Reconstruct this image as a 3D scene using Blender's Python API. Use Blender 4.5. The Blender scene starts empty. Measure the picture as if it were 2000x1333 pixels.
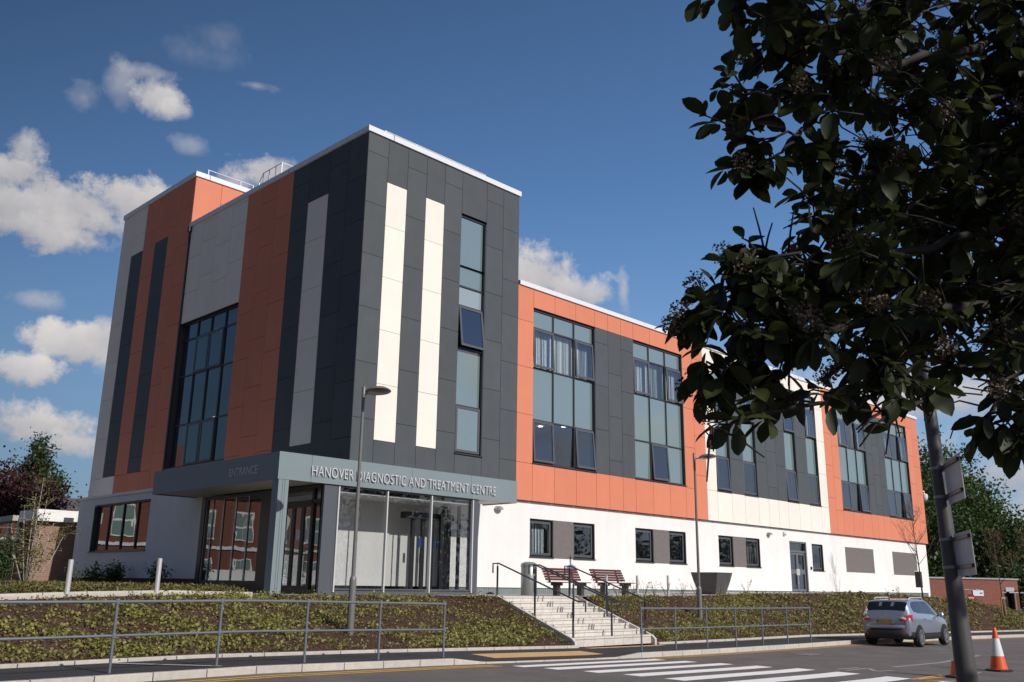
import bpy, bmesh, math, random
import numpy as np
from mathutils import Vector, Matrix
random.seed(7); rng = np.random.default_rng(11)
S = bpy.context.scene; C = S.collection
R = math.radians
# ---------------------------------------------------------------- camera
cam = bpy.data.objects.new('camera', bpy.data.cameras.new('camera')); C.objects.link(cam); S.camera = cam
CP = Vector((-16.829, -23.733, 1.8))
yaw, pitch, roll = R(45.33976), R(15.04015), R(0.83950)
fw = Vector((math.sin(yaw)*math.cos(pitch), math.cos(yaw)*math.cos(pitch), math.sin(pitch)))
r0 = Vector((math.cos(yaw), -math.sin(yaw), 0)); u0 = r0.cross(fw)
RT = (math.cos(roll)*r0 + math.sin(roll)*u0); UP = (-math.sin(roll)*r0 + math.cos(roll)*u0)
cam.matrix_world = Matrix(((RT.x, UP.x, -fw.x, CP.x), (RT.y, UP.y, -fw.y, CP.y), (RT.z, UP.z, -fw.z, CP.z), (0, 0, 0, 1)))
cam.data.sensor_width = 36; cam.data.lens = 1779.58/2000*36
cam.data.clip_start = .1; cam.data.clip_end = 3000
S.render.resolution_x = 1024; S.render.resolution_y = 682
FP = 1779.58
def ray(u, v): return (RT*((u-1000)/FP) - UP*((v-666.5)/FP) + fw)
def at(u, v, d): return CP + ray(u, v)*d           # world point seen in direction (u, v) at depth d
def aty(u, v, y): q = ray(u, v); return CP + q*((y-CP.y)/q.y)
def proj(p):
    d = Vector(p)-CP; w = d.dot(fw)
    return 1000+FP*d.dot(RT)/w, 666.5-FP*d.dot(UP)/w, w
# ---------------------------------------------------------------- exposure, sky, sun
S.view_settings.view_transform = 'Standard'; S.view_settings.look = 'None'; S.view_settings.exposure = 0; S.view_settings.gamma = 1
SUNV = Vector((0.045, -1.0, 0.63)).normalized()
SKY = 0.079
SKYMUL = (.86, 1.15, 1.42)
HORIZ = (.185, .265, .375)
W = bpy.data.worlds.new('World'); S.world = W; W.use_nodes = True
nt = W.node_tree; N = nt.nodes; L = nt.links
for n in list(N): N.remove(n)
out = N.new('ShaderNodeOutputWorld'); bg = N.new('ShaderNodeBackground'); L.new(bg.outputs[0], out.inputs[0])
sky = N.new('ShaderNodeTexSky'); sky.sky_type = 'NISHITA'; sky.sun_disc = False
sky.sun_elevation = math.asin(SUNV.z); sky.sun_rotation = math.atan2(SUNV.x, SUNV.y)
sky.air_density = 1.0; sky.dust_density = .6; sky.ozone_density = 1.6; sky.altitude = 60
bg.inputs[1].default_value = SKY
tc = N.new('ShaderNodeTexCoord')
def NN(t, **k):
    n = N.new(t)
    for a, b in k.items(): setattr(n, a, b)
    return n
def nz(scale, det, rough=.55, lac=2.1):
    n = NN('ShaderNodeTexNoise'); n.inputs['Scale'].default_value = scale; n.inputs['Detail'].default_value = det
    n.inputs['Roughness'].default_value = rough; n.inputs['Lacunarity'].default_value = lac
    L.new(tc.outputs['Generated'], n.inputs['Vector']); return n.outputs[0]
def MA(op, a, b=None, c=None, clamp=False):
    n = NN('ShaderNodeMath', operation=op); n.use_clamp = clamp
    for i, x in enumerate((a, b, c)):
        if x is None: continue
        if isinstance(x, (int, float)): n.inputs[i].default_value = x
        else: L.new(x, n.inputs[i])
    return n.outputs[0]
nA = nz(9, 9, .6); nB = nz(38, 6, .6); nC = nz(4, 4)
nmix = MA('ADD', MA('MULTIPLY', MA('SUBTRACT', nA, .5), 2.5), MA('MULTIPLY', MA('SUBTRACT', nB, .5), 1.9))
sm = NN('ShaderNodeMix', data_type='RGBA', blend_type='MULTIPLY'); sm.inputs['Factor'].default_value = 1; L.new(sky.outputs[0], sm.inputs['A']); sm.inputs['B'].default_value = (*SKYMUL, 1)
sx = NN('ShaderNodeSeparateXYZ'); L.new(tc.outputs['Generated'], sx.inputs[0])
hz = NN('ShaderNodeMapRange', interpolation_type='SMOOTHSTEP'); L.new(sx.outputs[2], hz.inputs[0]); hz.inputs[1].default_value = .42; hz.inputs[2].default_value = -.02; hz.inputs[3].default_value = 0; hz.inputs[4].default_value = .85
hm_ = NN('ShaderNodeMix', data_type='RGBA'); L.new(hz.outputs[0], hm_.inputs['Factor']); L.new(sm.outputs['Result'], hm_.inputs['A']); hm_.inputs['B'].default_value = tuple(c/SKY for c in HORIZ)+(1,)
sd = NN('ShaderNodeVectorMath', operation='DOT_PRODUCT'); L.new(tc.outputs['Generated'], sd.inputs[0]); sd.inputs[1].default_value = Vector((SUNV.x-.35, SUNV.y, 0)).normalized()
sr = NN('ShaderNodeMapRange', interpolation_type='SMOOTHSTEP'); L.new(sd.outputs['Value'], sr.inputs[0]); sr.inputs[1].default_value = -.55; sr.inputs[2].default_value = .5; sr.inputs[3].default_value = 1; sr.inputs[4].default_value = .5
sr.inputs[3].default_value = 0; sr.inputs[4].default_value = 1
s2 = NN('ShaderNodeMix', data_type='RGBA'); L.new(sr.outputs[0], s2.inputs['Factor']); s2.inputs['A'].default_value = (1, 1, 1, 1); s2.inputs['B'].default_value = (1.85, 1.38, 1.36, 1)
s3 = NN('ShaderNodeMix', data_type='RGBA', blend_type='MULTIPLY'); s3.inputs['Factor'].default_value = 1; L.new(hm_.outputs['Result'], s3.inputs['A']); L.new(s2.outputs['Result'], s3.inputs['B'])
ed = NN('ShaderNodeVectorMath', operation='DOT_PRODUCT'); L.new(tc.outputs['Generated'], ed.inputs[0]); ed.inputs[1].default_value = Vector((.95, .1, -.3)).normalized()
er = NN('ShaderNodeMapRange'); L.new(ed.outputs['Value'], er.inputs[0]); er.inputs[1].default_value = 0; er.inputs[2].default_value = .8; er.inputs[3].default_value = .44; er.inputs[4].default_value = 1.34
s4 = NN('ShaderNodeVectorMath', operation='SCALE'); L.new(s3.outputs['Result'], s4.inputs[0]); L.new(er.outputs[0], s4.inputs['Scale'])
cur = s4.outputs[0]
# clouds: (image direction u, v), half sizes, opacity, softness, mirrored into the facade's reflection or not
CL = [(30,405,150,78,1,.5,0),(140,405,130,66,1,.5,0),(250,390,85,46,1,.5,0),(40,335,80,40,1,.5,0),(48,285,38,32,.8,.7,0),(90,455,150,34,.9,.8,0),(200,440,90,26,.8,.8,0),
 (70,585,52,20,.5,1,0),(155,668,90,38,.97,.5,0),(215,645,34,28,.8,.7,0),(35,716,78,27,.97,.5,0),(55,828,120,38,1,.5,0),(150,866,95,26,.95,.6,0),
 (315,192,42,26,.8,.8,0),(345,215,26,16,.6,.8,0),(238,165,26,42,.42,1.1,0),(285,140,42,14,.45,1.1,0),(162,192,32,28,.36,1.1,0),(385,105,80,24,.2,1.6,0),(430,70,50,22,.14,1.6,0),(500,168,40,9,.42,1,0),(376,286,30,17,.35,1,0),
 (528,335,68,36,.9,.6,0),(470,362,56,28,.75,.7,0),(1050,540,85,62,.97,.5,0),(1125,570,65,36,.85,.6,0),(1219,570,12,40,.6,.9,0),
 (1850,775,190,55,.85,.8,0),(1980,930,160,50,.8,.9,0),(1815,900,60,75,.6,1,0),(1950,1010,150,40,.7,1,0),(225,715,40,20,.35,1,0),
 (1560,770,120,40,.65,.9,0),
 (930,720,50,66,.9,.7,1),(1090,700,100,45,.5,.9,1),(1070,880,120,60,.6,.8,1),(1260,850,110,50,.6,.8,1),(1700,860,150,60,.6,.8,1),(930,560,50,34,.35,1,1),
 (820,985,420,105,.85,.9,1),(1500,1010,400,70,.7,.9,1),(450,600,80,40,.25,1,1)]
for (cu, cv, su, sv, op, soft, mir) in CL:
    c = ray(cu, cv).normalized()
    if mir: c = Vector((c.x, -c.y, c.z))
    t1 = c.cross(Vector((0, 0, 1))).normalized(); t2 = t1.cross(c)
    def dotn(v):
        n = NN('ShaderNodeVectorMath', operation='DOT_PRODUCT'); L.new(tc.outputs['Generated'], n.inputs[0]); n.inputs[1].default_value = v; return n.outputs['Value']
    a = dotn(t1*(FP/su)); b = dotn(t2*(FP/sv))
    fwd = MA('GREATER_THAN', dotn(c), .5)
    rr = MA('SQRT', MA('ADD', MA('MULTIPLY', a, a), MA('MULTIPLY', b, b)))
    f = MA('ADD', MA('SUBTRACT', 1.0, rr), nmix)
    m = MA('MULTIPLY', MA('SMOOTH_MIN', MA('DIVIDE', MA('MAXIMUM', f, 0), soft), 1, .3), MA('MULTIPLY', fwd, op), clamp=True)
    sh = MA('ADD', MA('MULTIPLY', b, .26), MA('ADD', MA('MULTIPLY', nA, 1.5), -.22), clamp=True)
    mc = NN('ShaderNodeMix', data_type='RGBA'); L.new(sh, mc.inputs['Factor'])
    k = 1/SKY
    mc.inputs['A'].default_value = (.27*k, .285*k, .34*k, 1); mc.inputs['B'].default_value = (.76*k, .72*k, .69*k, 1)
    mx = NN('ShaderNodeMix', data_type='RGBA'); L.new(m, mx.inputs['Factor']); L.new(cur, mx.inputs['A']); L.new(mc.outputs['Result'], mx.inputs['B'])
    cur = mx.outputs['Result']
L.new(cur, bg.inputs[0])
sun = bpy.data.objects.new('sun', bpy.data.lights.new('sun', 'SUN')); C.objects.link(sun)
sun.data.energy = 3.9; sun.data.angle = R(.53); sun.data.color = (1, .955, .89)
sun.rotation_euler = SUNV.to_track_quat('Z', 'Y').to_euler()
# ---------------------------------------------------------------- materials
MATS = {}
def mat(name, col, rough=.7, spec=.5, metal=0, noise=0, nscale=3, bump=0, bscale=40, col2=None, emit=None, mottled=None, trans=None):
    if name in MATS: return MATS[name]
    m = bpy.data.materials.new(name); m.use_nodes = True; t = m.node_tree; b = t.nodes['Principled BSDF']
    b.inputs['Roughness'].default_value = rough; b.inputs['Metallic'].default_value = metal; b.inputs['Specular IOR Level'].default_value = spec
    b.inputs['Base Color'].default_value = (*col, 1)
    co = t.nodes.new('ShaderNodeTexCoord')
    if noise or col2:
        n = t.nodes.new('ShaderNodeTexNoise'); n.inputs['Scale'].default_value = nscale; n.inputs['Detail'].default_value = 6; n.inputs['Roughness'].default_value = .65
        t.links.new(co.outputs['Object'], n.inputs['Vector'])
        r = t.nodes.new('ShaderNodeValToRGB'); t.links.new(n.outputs[0], r.inputs[0])
        c2 = col2 if col2 else tuple(min(1, c*(1+noise)) for c in col); c1 = col if col2 else tuple(c*(1-noise) for c in col)
        r.color_ramp.elements[0].position = .34; r.color_ramp.elements[1].position = .66
        r.color_ramp.elements[0].color = (*c1, 1); r.color_ramp.elements[1].color = (*c2, 1)
        t.links.new(r.outputs[0], b.inputs['Base Color'])
    if bump:
        n = t.nodes.new('ShaderNodeTexNoise'); n.inputs['Scale'].default_value = bscale; n.inputs['Detail'].default_value = 5
        t.links.new(co.outputs['Object'], n.inputs['Vector'])
        bp = t.nodes.new('ShaderNodeBump'); bp.inputs['Strength'].default_value = bump; bp.inputs['Distance'].default_value = .02
        t.links.new(n.outputs[0], bp.inputs['Height']); t.links.new(bp.outputs[0], b.inputs['Normal'])
    if emit: b.inputs['Emission Color'].default_value = (*col, 1); b.inputs['Emission Strength'].default_value = emit
    MATS[name] = m; return m
def brick(name, c1, c2, mortar):
    m = mat(name, c1, .85); t = m.node_tree; b = t.nodes['Principled BSDF']
    co = t.nodes.new('ShaderNodeTexCoord'); sp = t.nodes.new('ShaderNodeSeparateXYZ'); ad = t.nodes.new('ShaderNodeMath'); cb = t.nodes.new('ShaderNodeCombineXYZ')
    t.links.new(co.outputs['Object'], sp.inputs[0]); t.links.new(sp.outputs[0], ad.inputs[0]); t.links.new(sp.outputs[1], ad.inputs[1])
    t.links.new(ad.outputs[0], cb.inputs[0]); t.links.new(sp.outputs[2], cb.inputs[1])
    br = t.nodes.new('ShaderNodeTexBrick'); t.links.new(cb.outputs[0], br.inputs['Vector'])
    br.inputs['Scale'].default_value = 1; br.inputs['Brick Width'].default_value = .225; br.inputs['Row Height'].default_value = .075; br.inputs['Mortar Size'].default_value = .008
    br.inputs['Color1'].default_value = (*c1, 1); br.inputs['Color2'].default_value = (*c2, 1); br.inputs['Mortar'].default_value = (*mortar, 1)
    t.links.new(br.outputs[0], b.inputs['Base Color']); return m
def glass(name, tint, refl, rough=.0, wav=.03):
    m = bpy.data.materials.new(name); m.use_nodes = True; t = m.node_tree
    for n in list(t.nodes): t.nodes.remove(n)
    o = t.nodes.new('ShaderNodeOutputMaterial'); mx = t.nodes.new('ShaderNodeMixShader'); tr = t.nodes.new('ShaderNodeBsdfTransparent'); gl = t.nodes.new('ShaderNodeBsdfGlossy')
    tr.inputs[0].default_value = (*tint, 1); gl.inputs['Roughness'].default_value = rough; gl.inputs[0].default_value = (.9, .95, .95, 1)
    ge = t.nodes.new('ShaderNodeNewGeometry'); dn = t.nodes.new('ShaderNodeVectorMath'); dn.operation = 'DOT_PRODUCT'; t.links.new(ge.outputs['Normal'], dn.inputs[0]); t.links.new(ge.outputs['Incoming'], dn.inputs[1])
    def mm(op, a, b=None):
        n = t.nodes.new('ShaderNodeMath'); n.operation = op; t.links.new(a, n.inputs[0])
        if b is not None: n.inputs[1].default_value = b
        return n
    ab = mm('ABSOLUTE', dn.outputs['Value']); om = mm('MULTIPLY_ADD', ab.outputs[0], -1.0); om.inputs[2].default_value = 1.0
    pw = mm('POWER', om.outputs[0], 4.2); fr = mm('MULTIPLY_ADD', pw.outputs[0], .9); fr.inputs[2].default_value = .06
    ad = t.nodes.new('ShaderNodeMath'); ad.operation = 'ADD'; ad.inputs[1].default_value = refl; ad.use_clamp = True
    t.links.new(fr.outputs[0], ad.inputs[0]); t.links.new(ad.outputs[0], mx.inputs[0]); t.links.new(tr.outputs[0], mx.inputs[1]); t.links.new(gl.outputs[0], mx.inputs[2]); t.links.new(mx.outputs[0], o.inputs[0])
    co = t.nodes.new('ShaderNodeTexCoord'); n = t.nodes.new('ShaderNodeTexNoise'); n.inputs['Scale'].default_value = 1.3; n.inputs['Detail'].default_value = 1
    t.links.new(co.outputs['Object'], n.inputs['Vector']); bp = t.nodes.new('ShaderNodeBump'); bp.inputs['Strength'].default_value = wav*4; bp.inputs['Distance'].default_value = .02
    t.links.new(n.outputs[0], bp.inputs['Height']); t.links.new(bp.outputs[0], gl.inputs['Normal'])
    MATS[name] = m; return m
M_dark = mat('anthracite_cladding', (.086, .095, .10), .5, .12, noise=.05, nscale=1.5)
M_orange = mat('terracotta_orange_cladding', (.655, .228, .135), .55, .1, noise=.025, nscale=1.2)
M_cream = mat('cream_cladding', (.84, .765, .675), .55, .15, noise=.025, nscale=1.2)
def island(m, amt):
    t = m.node_tree; b = t.nodes['Principled BSDF']; src = b.inputs['Base Color'].links[0].from_socket; ge = t.nodes.new('ShaderNodeNewGeometry')
    r = t.nodes.new('ShaderNodeMapRange'); r.inputs[3].default_value = 1-amt; r.inputs[4].default_value = 1+amt; t.links.new(ge.outputs['Random Per Island'], r.inputs[0])
    mx = t.nodes.new('ShaderNodeMix'); mx.data_type = 'RGBA'; mx.blend_type = 'MULTIPLY'; mx.inputs['Factor'].default_value = 1
    t.links.new(src, mx.inputs['A']); t.links.new(r.outputs[0], mx.inputs['B']); t.links.new(mx.outputs['Result'], b.inputs['Base Color'])
def streaks(m, amt, sc=(2.2, 2.2, .25)):
    t = m.node_tree; b = t.nodes['Principled BSDF']; src = b.inputs['Base Color'].links[0].from_socket; co = t.nodes.new('ShaderNodeTexCoord'); mp = t.nodes.new('ShaderNodeMapping'); mp.inputs['Scale'].default_value = sc
    n = t.nodes.new('ShaderNodeTexNoise'); n.inputs['Scale'].default_value = 1; n.inputs['Detail'].default_value = 6; n.inputs['Roughness'].default_value = .7
    t.links.new(co.outputs['Object'], mp.inputs[0]); t.links.new(mp.outputs[0], n.inputs['Vector'])
    r = t.nodes.new('ShaderNodeMapRange'); r.inputs[1].default_value = .3; r.inputs[2].default_value = .7; r.inputs[3].default_value = 1-amt; r.inputs[4].default_value = 1+amt*.5; t.links.new(n.outputs[0], r.inputs[0])
    mx = t.nodes.new('ShaderNodeMix'); mx.data_type = 'RGBA'; mx.blend_type = 'MULTIPLY'; mx.inputs['Factor'].default_value = 1
    t.links.new(src, mx.inputs['A']); t.links.new(r.outputs[0], mx.inputs['B']); t.links.new(mx.outputs['Result'], b.inputs['Base Color'])
island(M_dark, .055); island(M_orange, .03); island(M_cream, .022); streaks(M_dark, .06); streaks(M_orange, .03)
M_back = mat('joint_backing', (.03, .02, .018), .9)
M_white = mat('white_render', (.80, .775, .745), .9, .2, noise=.03, nscale=.7, bump=.25, bscale=60)
streaks(M_white, .055)
M_grey = mat('grey_render', (.17, .15, .145), .9, .2, noise=.08, nscale=6, bump=.3, bscale=50)
M_coping = mat('pale_aluminium_coping', (.72, .73, .74), .4, .5, noise=.03)
M_frame = mat('dark_window_frame', (.035, .038, .042), .4)
M_fascia = mat('blue_grey_fascia', (.205, .25, .262), .45, .25, noise=.03, nscale=1)
M_soffit = mat('soffit_boards', (.62, .56, .50), .5)
M_steel = mat('brushed_steel', (.66, .65, .63), .38, .5, metal=.45)
M_letter = mat('letter_steel', (.60, .59, .61), .5, .3)
M_plinth = mat('corrugated_plinth', (.20, .235, .23), .5, .5, noise=.08)
M_in = mat('interior_wall', (.62, .62, .62), .8)
M_infl = mat('interior_floor', (.25, .24, .23), .6)
M_blind = mat('vertical_blind', (.75, .77, .78), .8)
M_lit = mat('lit_downlight', (1, .93, .82), .5, emit=3)
M_railp = mat('grey_railing_paint', (.14, .155, .18), .35, .5, noise=.06)
M_hand = mat('dark_handrail', (.045, .05, .06), .35)
M_lampm = mat('lamp_grey_paint', (.15, .145, .14), .4, noise=.08)
M_galv = mat('galvanised_steel', (.34, .33, .32), .45, .5, metal=.35, noise=.12, nscale=5)
M_brickL = brick('brown_brick', (.30, .17, .105), (.24, .13, .085), (.30, .25, .21))
M_brickR = brick('red_brick', (.22, .062, .036), (.17, .048, .03), (.19, .11, .08)); M_brickH = brick('hall_brick', (.22, .06, .034), (.17, .045, .026), (.18, .11, .08))
M_wpaint = mat('white_paint', (.80, .79, .77), .6, noise=.06)
M_G = glass('vision_glass', (.78, .85, .86), .07)
M_GS = glass('shop_glass', (.80, .82, .82), .06, wav=.02)
M_GR = glass('side_glass', (.34, .37, .38), .12, wav=.03)
M_GT = glass('stair_glass', (.22, .28, .36), .12, wav=.02)
def spandrel(name, c):
    m = mat(name, c, .04, .5, noise=.02); b = m.node_tree.nodes['Principled BSDF']; b.inputs['IOR'].default_value = 2.3; return m
M_sp = spandrel('spandrel_glass', (.15, .21, .205)); M_sp2 = spandrel('pale_spandrel_glass', (.27, .325, .315))
# ---------------------------------------------------------------- mesh helpers
class MB:
    def __init__(s): s.v = []; s.f = []
    def add(s, vs, fs):
        o = len(s.v); s.v += [tuple(v) for v in vs]; s.f += [tuple(i+o for i in f) for f in fs]
    def box(s, x0, x1, y0, y1, z0, z1, T=None):
        vs = [(x, y, z) for x in (x0, x1) for y in (y0, y1) for z in (z0, z1)]
        if T: vs = [T(*v) for v in vs]
        s.add(vs, [(0,1,3,2),(4,6,7,5),(0,4,5,1),(2,3,7,6),(0,2,6,4),(1,5,7,3)]); return s
    def quad(s, *p): s.add(p, [tuple(range(len(p)))]); return s
    def tube(s, pts, r, n=8, r2=None, cap=True):
        pts = [Vector(p) for p in pts]; k = len(pts); rings = []
        for i, p in enumerate(pts):
            d = (pts[min(i+1, k-1)]-pts[max(i-1, 0)]).normalized()
            a = d.orthogonal().normalized() if i == 0 else (pa - d*pa.dot(d)).normalized()
            pa = a; b = d.cross(a)
            rad = r if r2 is None else r+(r2-r)*i/(k-1)
            if isinstance(r, (list, tuple)): rad = r[i]
            rings.append([p+(a*math.cos(2*math.pi*j/n)+b*math.sin(2*math.pi*j/n))*rad for j in range(n)])
        vs = [v for q in rings for v in q]; fs = []
        for i in range(k-1):
            for j in range(n): fs.append((i*n+j, i*n+(j+1) % n, (i+1)*n+(j+1) % n, (i+1)*n+j))
        if cap: fs += [tuple(range(n))[::-1], tuple((k-1)*n+j for j in range(n))]
        s.add(vs, fs); return s
    def lathe(s, prof, n=24, c=(0,0,0), M=None):
        vs = []; fs = []; k = len(prof)
        for (r_, z) in prof:
            for j in range(n):
                a = 2*math.pi*j/n; v = Vector((r_*math.cos(a), r_*math.sin(a), z)); v = (M @ v) if M else v
                vs.append((v.x+c[0], v.y+c[1], v.z+c[2]))
        for i in range(k-1):
            for j in range(n): fs.append((i*n+j, i*n+(j+1) % n, (i+1)*n+(j+1) % n, (i+1)*n+j))
        fs += [tuple(range(n))[::-1], tuple((k-1)*n+j for j in range(n))]
        s.add(vs, fs); return s
    def build(s, name, m, parent=None, smooth=False, bevel=0, fix=True, local=False):
        me = bpy.data.meshes.new(name); me.from_pydata(s.v, [], s.f); me.update()
        if fix:
            bm = bmesh.new(); bm.from_mesh(me); bmesh.ops.recalc_face_normals(bm, faces=bm.faces); bm.to_mesh(me); bm.free()
        if m: me.materials.append(m)
        o = bpy.data.objects.new(name, me); C.objects.link(o)
        if parent: o.parent = parent; o.matrix_parent_inverse = Matrix() if local else Matrix.Translation(-WP(parent))
        if smooth:
            me.shade_smooth() if hasattr(me, 'shade_smooth') else None
            if smooth != 'all': me.set_sharp_from_angle(angle=R(40)) if hasattr(me, 'set_sharp_from_angle') else None
        if bevel:
            b = o.modifiers.new('bevel', 'BEVEL'); b.width = bevel; b.segments = 2; b.limit_method = 'ANGLE'
        return o
def split_build(b, name, m, parent=None, tol=.03, **k):
    """one object for each separate piece of b (pieces closer than tol belong together)"""
    par = list(range(len(b.v)))
    def fd(i):
        while par[i] != i: par[i] = par[par[i]]; i = par[i]
        return i
    for f in b.f:
        for i in f[1:]: par[fd(i)] = fd(f[0])
    comp = {}
    for i in range(len(b.v)): comp.setdefault(fd(i), []).append(i)
    ks = list(comp); bb = [(np.min([b.v[i] for i in comp[q]], axis=0)-tol/2, np.max([b.v[i] for i in comp[q]], axis=0)+tol/2) for q in ks]
    pr = list(range(len(ks)))
    def f2(i):
        while pr[i] != i: pr[i] = pr[pr[i]]; i = pr[i]
        return i
    lo = np.array([q[0] for q in bb]); hi = np.array([q[1] for q in bb])
    for i in range(len(ks)):
        for j in np.nonzero(np.all((lo <= hi[i]) & (hi >= lo[i]), axis=1))[0]: pr[f2(int(j))] = f2(i)
    grp = {}; cid = {q: i for i, q in enumerate(ks)}
    for f in b.f: grp.setdefault(f2(cid[fd(f[0])]), []).append(f)
    res = []
    for g_ in grp.values():
        ids = sorted({i for f in g_ for i in f}); mp = {i: n for n, i in enumerate(ids)}
        q = MB(); q.add([b.v[i] for i in ids], [tuple(mp[i] for i in f) for f in g_]); res.append(q.build(name, m, parent, **k))
    return res
def WP(o): return Vector(o.location)
def tag(o, label=None, cat=None, group=None, kind=None):
    if label: o['label'] = label
    if cat: o['category'] = cat
    if group: o['group'] = group
    if kind: o['kind'] = kind
    return o
def thing(name, loc, label, cat, group=None):
    o = bpy.data.objects.new(name, None); C.objects.link(o); o.location = loc; o.empty_display_size = .2
    return tag(o, label, cat, group)
def dup(root, dl, label=None, group=None):
    """copy of a thing with its parts and sub-parts, moved by dl"""
    def cp(o, par):
        c = o.copy(); C.objects.link(c)
        if par: c.parent = par
        for ch in o.children: cp(ch, c)
        return c
    kids = list(root.children)
    r_ = root.copy(); C.objects.link(r_); r_.location = Vector(root.location)+Vector(dl)
    for ch in kids: cp(ch, r_)
    if label: r_['label'] = label
    if group: r_['group'] = group
    return r_
def front(y0): return lambda u, d, z: (u, y0+d, z)
def left(x0): return lambda u, d, z: (x0+d, u, z)
# ---------------------------------------------------------------- terrain profiles
def ip(x, xs, ys): return float(np.interp(x, xs, ys))
KX = [-60,-12,-8,-4,3,6.4,11,16,27,34,60,200]; KZ = [.6,.38,.40,.34,.2,.17,.15,.145,-.02,-.13,-.5,-.5]
K = lambda x: ip(x, KX, KZ)
drop = lambda x: ip(x, [-3.4,-2.5,1.95,2.75], [0,1,1,0])
ROAD = lambda x, y: K(x)-.12+.009*(y+9)
PAVE = lambda x, y: K(x) - .09*drop(x)*ip(y, [-9,-7.2], [1,0])
CX = [-60,-10.7,-8.8,-6.8,-4,3,8,11,14.5,18.4,26,33,37,41,44.2,47.5,51.4,60,200]; CZ = [1.3,1.41,1.48,1.52,1.48,1.5,1.5,1.52,1.57,1.64,1.70,1.62,1.5,1.42,1.15,.83,.4,0,0]
TER = lambda x: ip(x, CX, CZ)
YC = lambda x: ip(x, [-60,-6.5,-4.4,1.6,2.9,6.0,6.6,200], [-4.1,-4.1,-1.9,-1.9,-3.65,-3.75,-4.0,-4.0])
def sheet(name, xs, ys, zf, m, kind='structure', label=None):
    vs = []; fs = []; nx = len(xs); ny = len(ys)
    for y in ys:
        for x in xs: vs.append((x, y, zf(x, y)))
    for j in range(ny-1):
        for i in range(nx-1): fs.append((j*nx+i, j*nx+i+1, (j+1)*nx+i+1, (j+1)*nx+i))
    b = MB(); b.add(vs, fs); o = b.build(name, m, fix=False, smooth='all'); tag(o, label, kind=kind); return o
XS = sorted(set([-400,-200,-60] + [round(v, 2) for v in np.arange(-30, 62, 1.0)] + [-3.4,-2.5,1.95,2.75,80,120,200,400]))
M_asph = mat('asphalt_road', (.165, .144, .132), .9, .3, noise=.16, nscale=.9, bump=.5, bscale=90)
def road_detail(m, sc):
    t = m.node_tree; b = t.nodes['Principled BSDF']; src = b.inputs['Base Color'].links[0].from_socket
    co = t.nodes.new('ShaderNodeTexCoord'); v = t.nodes.new('ShaderNodeTexNoise'); v.inputs['Scale'].default_value = sc; v.inputs['Detail'].default_value = 3
    t.links.new(co.outputs['Object'], v.inputs['Vector'])
    r = t.nodes.new('ShaderNodeMapRange'); r.inputs[1].default_value = .35; r.inputs[2].default_value = .65; r.inputs[3].default_value = .72; r.inputs[4].default_value = 1.25
    t.links.new(v.outputs[0], r.inputs[0]); mx = t.nodes.new('ShaderNodeMix'); mx.data_type = 'RGBA'; mx.blend_type = 'MULTIPLY'; mx.inputs['Factor'].default_value = 1
    t.links.new(src, mx.inputs['A']); t.links.new(r.outputs[0], mx.inputs['B']); t.links.new(mx.outputs['Result'], b.inputs['Base Color'])
road_detail(M_asph, 55)
M_tar = mat('dark_tarmac', (.055, .052, .055), .85, .3, noise=.1, nscale=2, bump=.5, bscale=90); road_detail(M_tar, 60)
M_conc = mat('kerb_concrete', (.50, .46, .40), .85, .3, noise=.1, nscale=8, bump=.3, bscale=60)
M_pav = mat('pale_paving', (.44, .41, .37), .85, .3, noise=.12, nscale=6, bump=.3, bscale=60)
M_soil = mat('bark_mulch_soil', (.030, .018, .013), .95, .1, col2=(.125, .072, .050), nscale=26, bump=1.0, bscale=30)
M_far = mat('far_ground', (.10, .11, .05), .95, .2, noise=.3, nscale=.3)
sheet('ground', [-1500,-400,400,1500], [-1500,-400,400,1500], lambda x, y: -1.2, M_far)
sheet('road', XS, [-60,-30,-22,-18,-16,-14,-12,-11,-10,-9.0], ROAD, M_asph)
sheet('pavement', XS, [-8.87,-8.2,-7.6,-7.2,-6.86], PAVE, M_tar)
bx = [x for x in XS if x <= 2.6] + [2.9, 2.97]; bx2 = [6.63]+[x for x in XS if x > 6.7]
def bank(x, t):
    y0 = -6.7; y1 = YC(x); z0 = K(x)+.04; z1 = TER(x)
    s = t*t*(3-2*t)*.2+t*.8
    return y0+(y1-y0)*t, z0+(z1-z0)*s
def bank_mesh(name, xa, xb, label):
    nx = int((xb-xa)/.16)+1; nt_ = 22; vs = []; fs = []
    for i in range(nx+1):
        x = xa+(xb-xa)*i/nx
        for j in range(nt_+1):
            y, z = bank(x, j/nt_)
            e = .035*math.sin(x*3.1+y*2.3)*math.sin(y*4.7-x*1.3) + random.uniform(-.028, .028)
            if j in (0, nt_): e = 0
            vs.append((x, y, z+e))
    for i in range(nx):
        for j in range(nt_): fs.append((i*(nt_+1)+j, (i+1)*(nt_+1)+j, (i+1)*(nt_+1)+j+1, i*(nt_+1)+j+1))
    b = MB(); b.add(vs, fs); return tag(b.build(name, M_soil, fix=False, smooth='all'), kind='structure')
bank_mesh('planted_bank', -24, 2.98, None); bank_mesh('planted_bank', 6.62, 62, None)
# terrace: paving on top of the bank
b = MB(); TXS = [x for x in XS if -60 <= x <= 120]
vs = []; fs = []
YT = [0, .25, .5, 1.0]
for x in TXS:
    for t in YT: y = YC(x)+(40-YC(x))*t*t; vs.append((x, y, TER(x)))
for i in range(len(TXS)-1):
    for j in range(3): fs.append((i*4+j, (i+1)*4+j, (i+1)*4+j+1, i*4+j+1))
b.add(vs, fs); tag(b.build('terrace', M_pav, fix=False), kind='structure')
sheet('terrace_ground', [-400,-60,60,120,400], [40,90,400], lambda x, y: TER(x) if y < 60 else TER(x)-.3, M_far)
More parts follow.
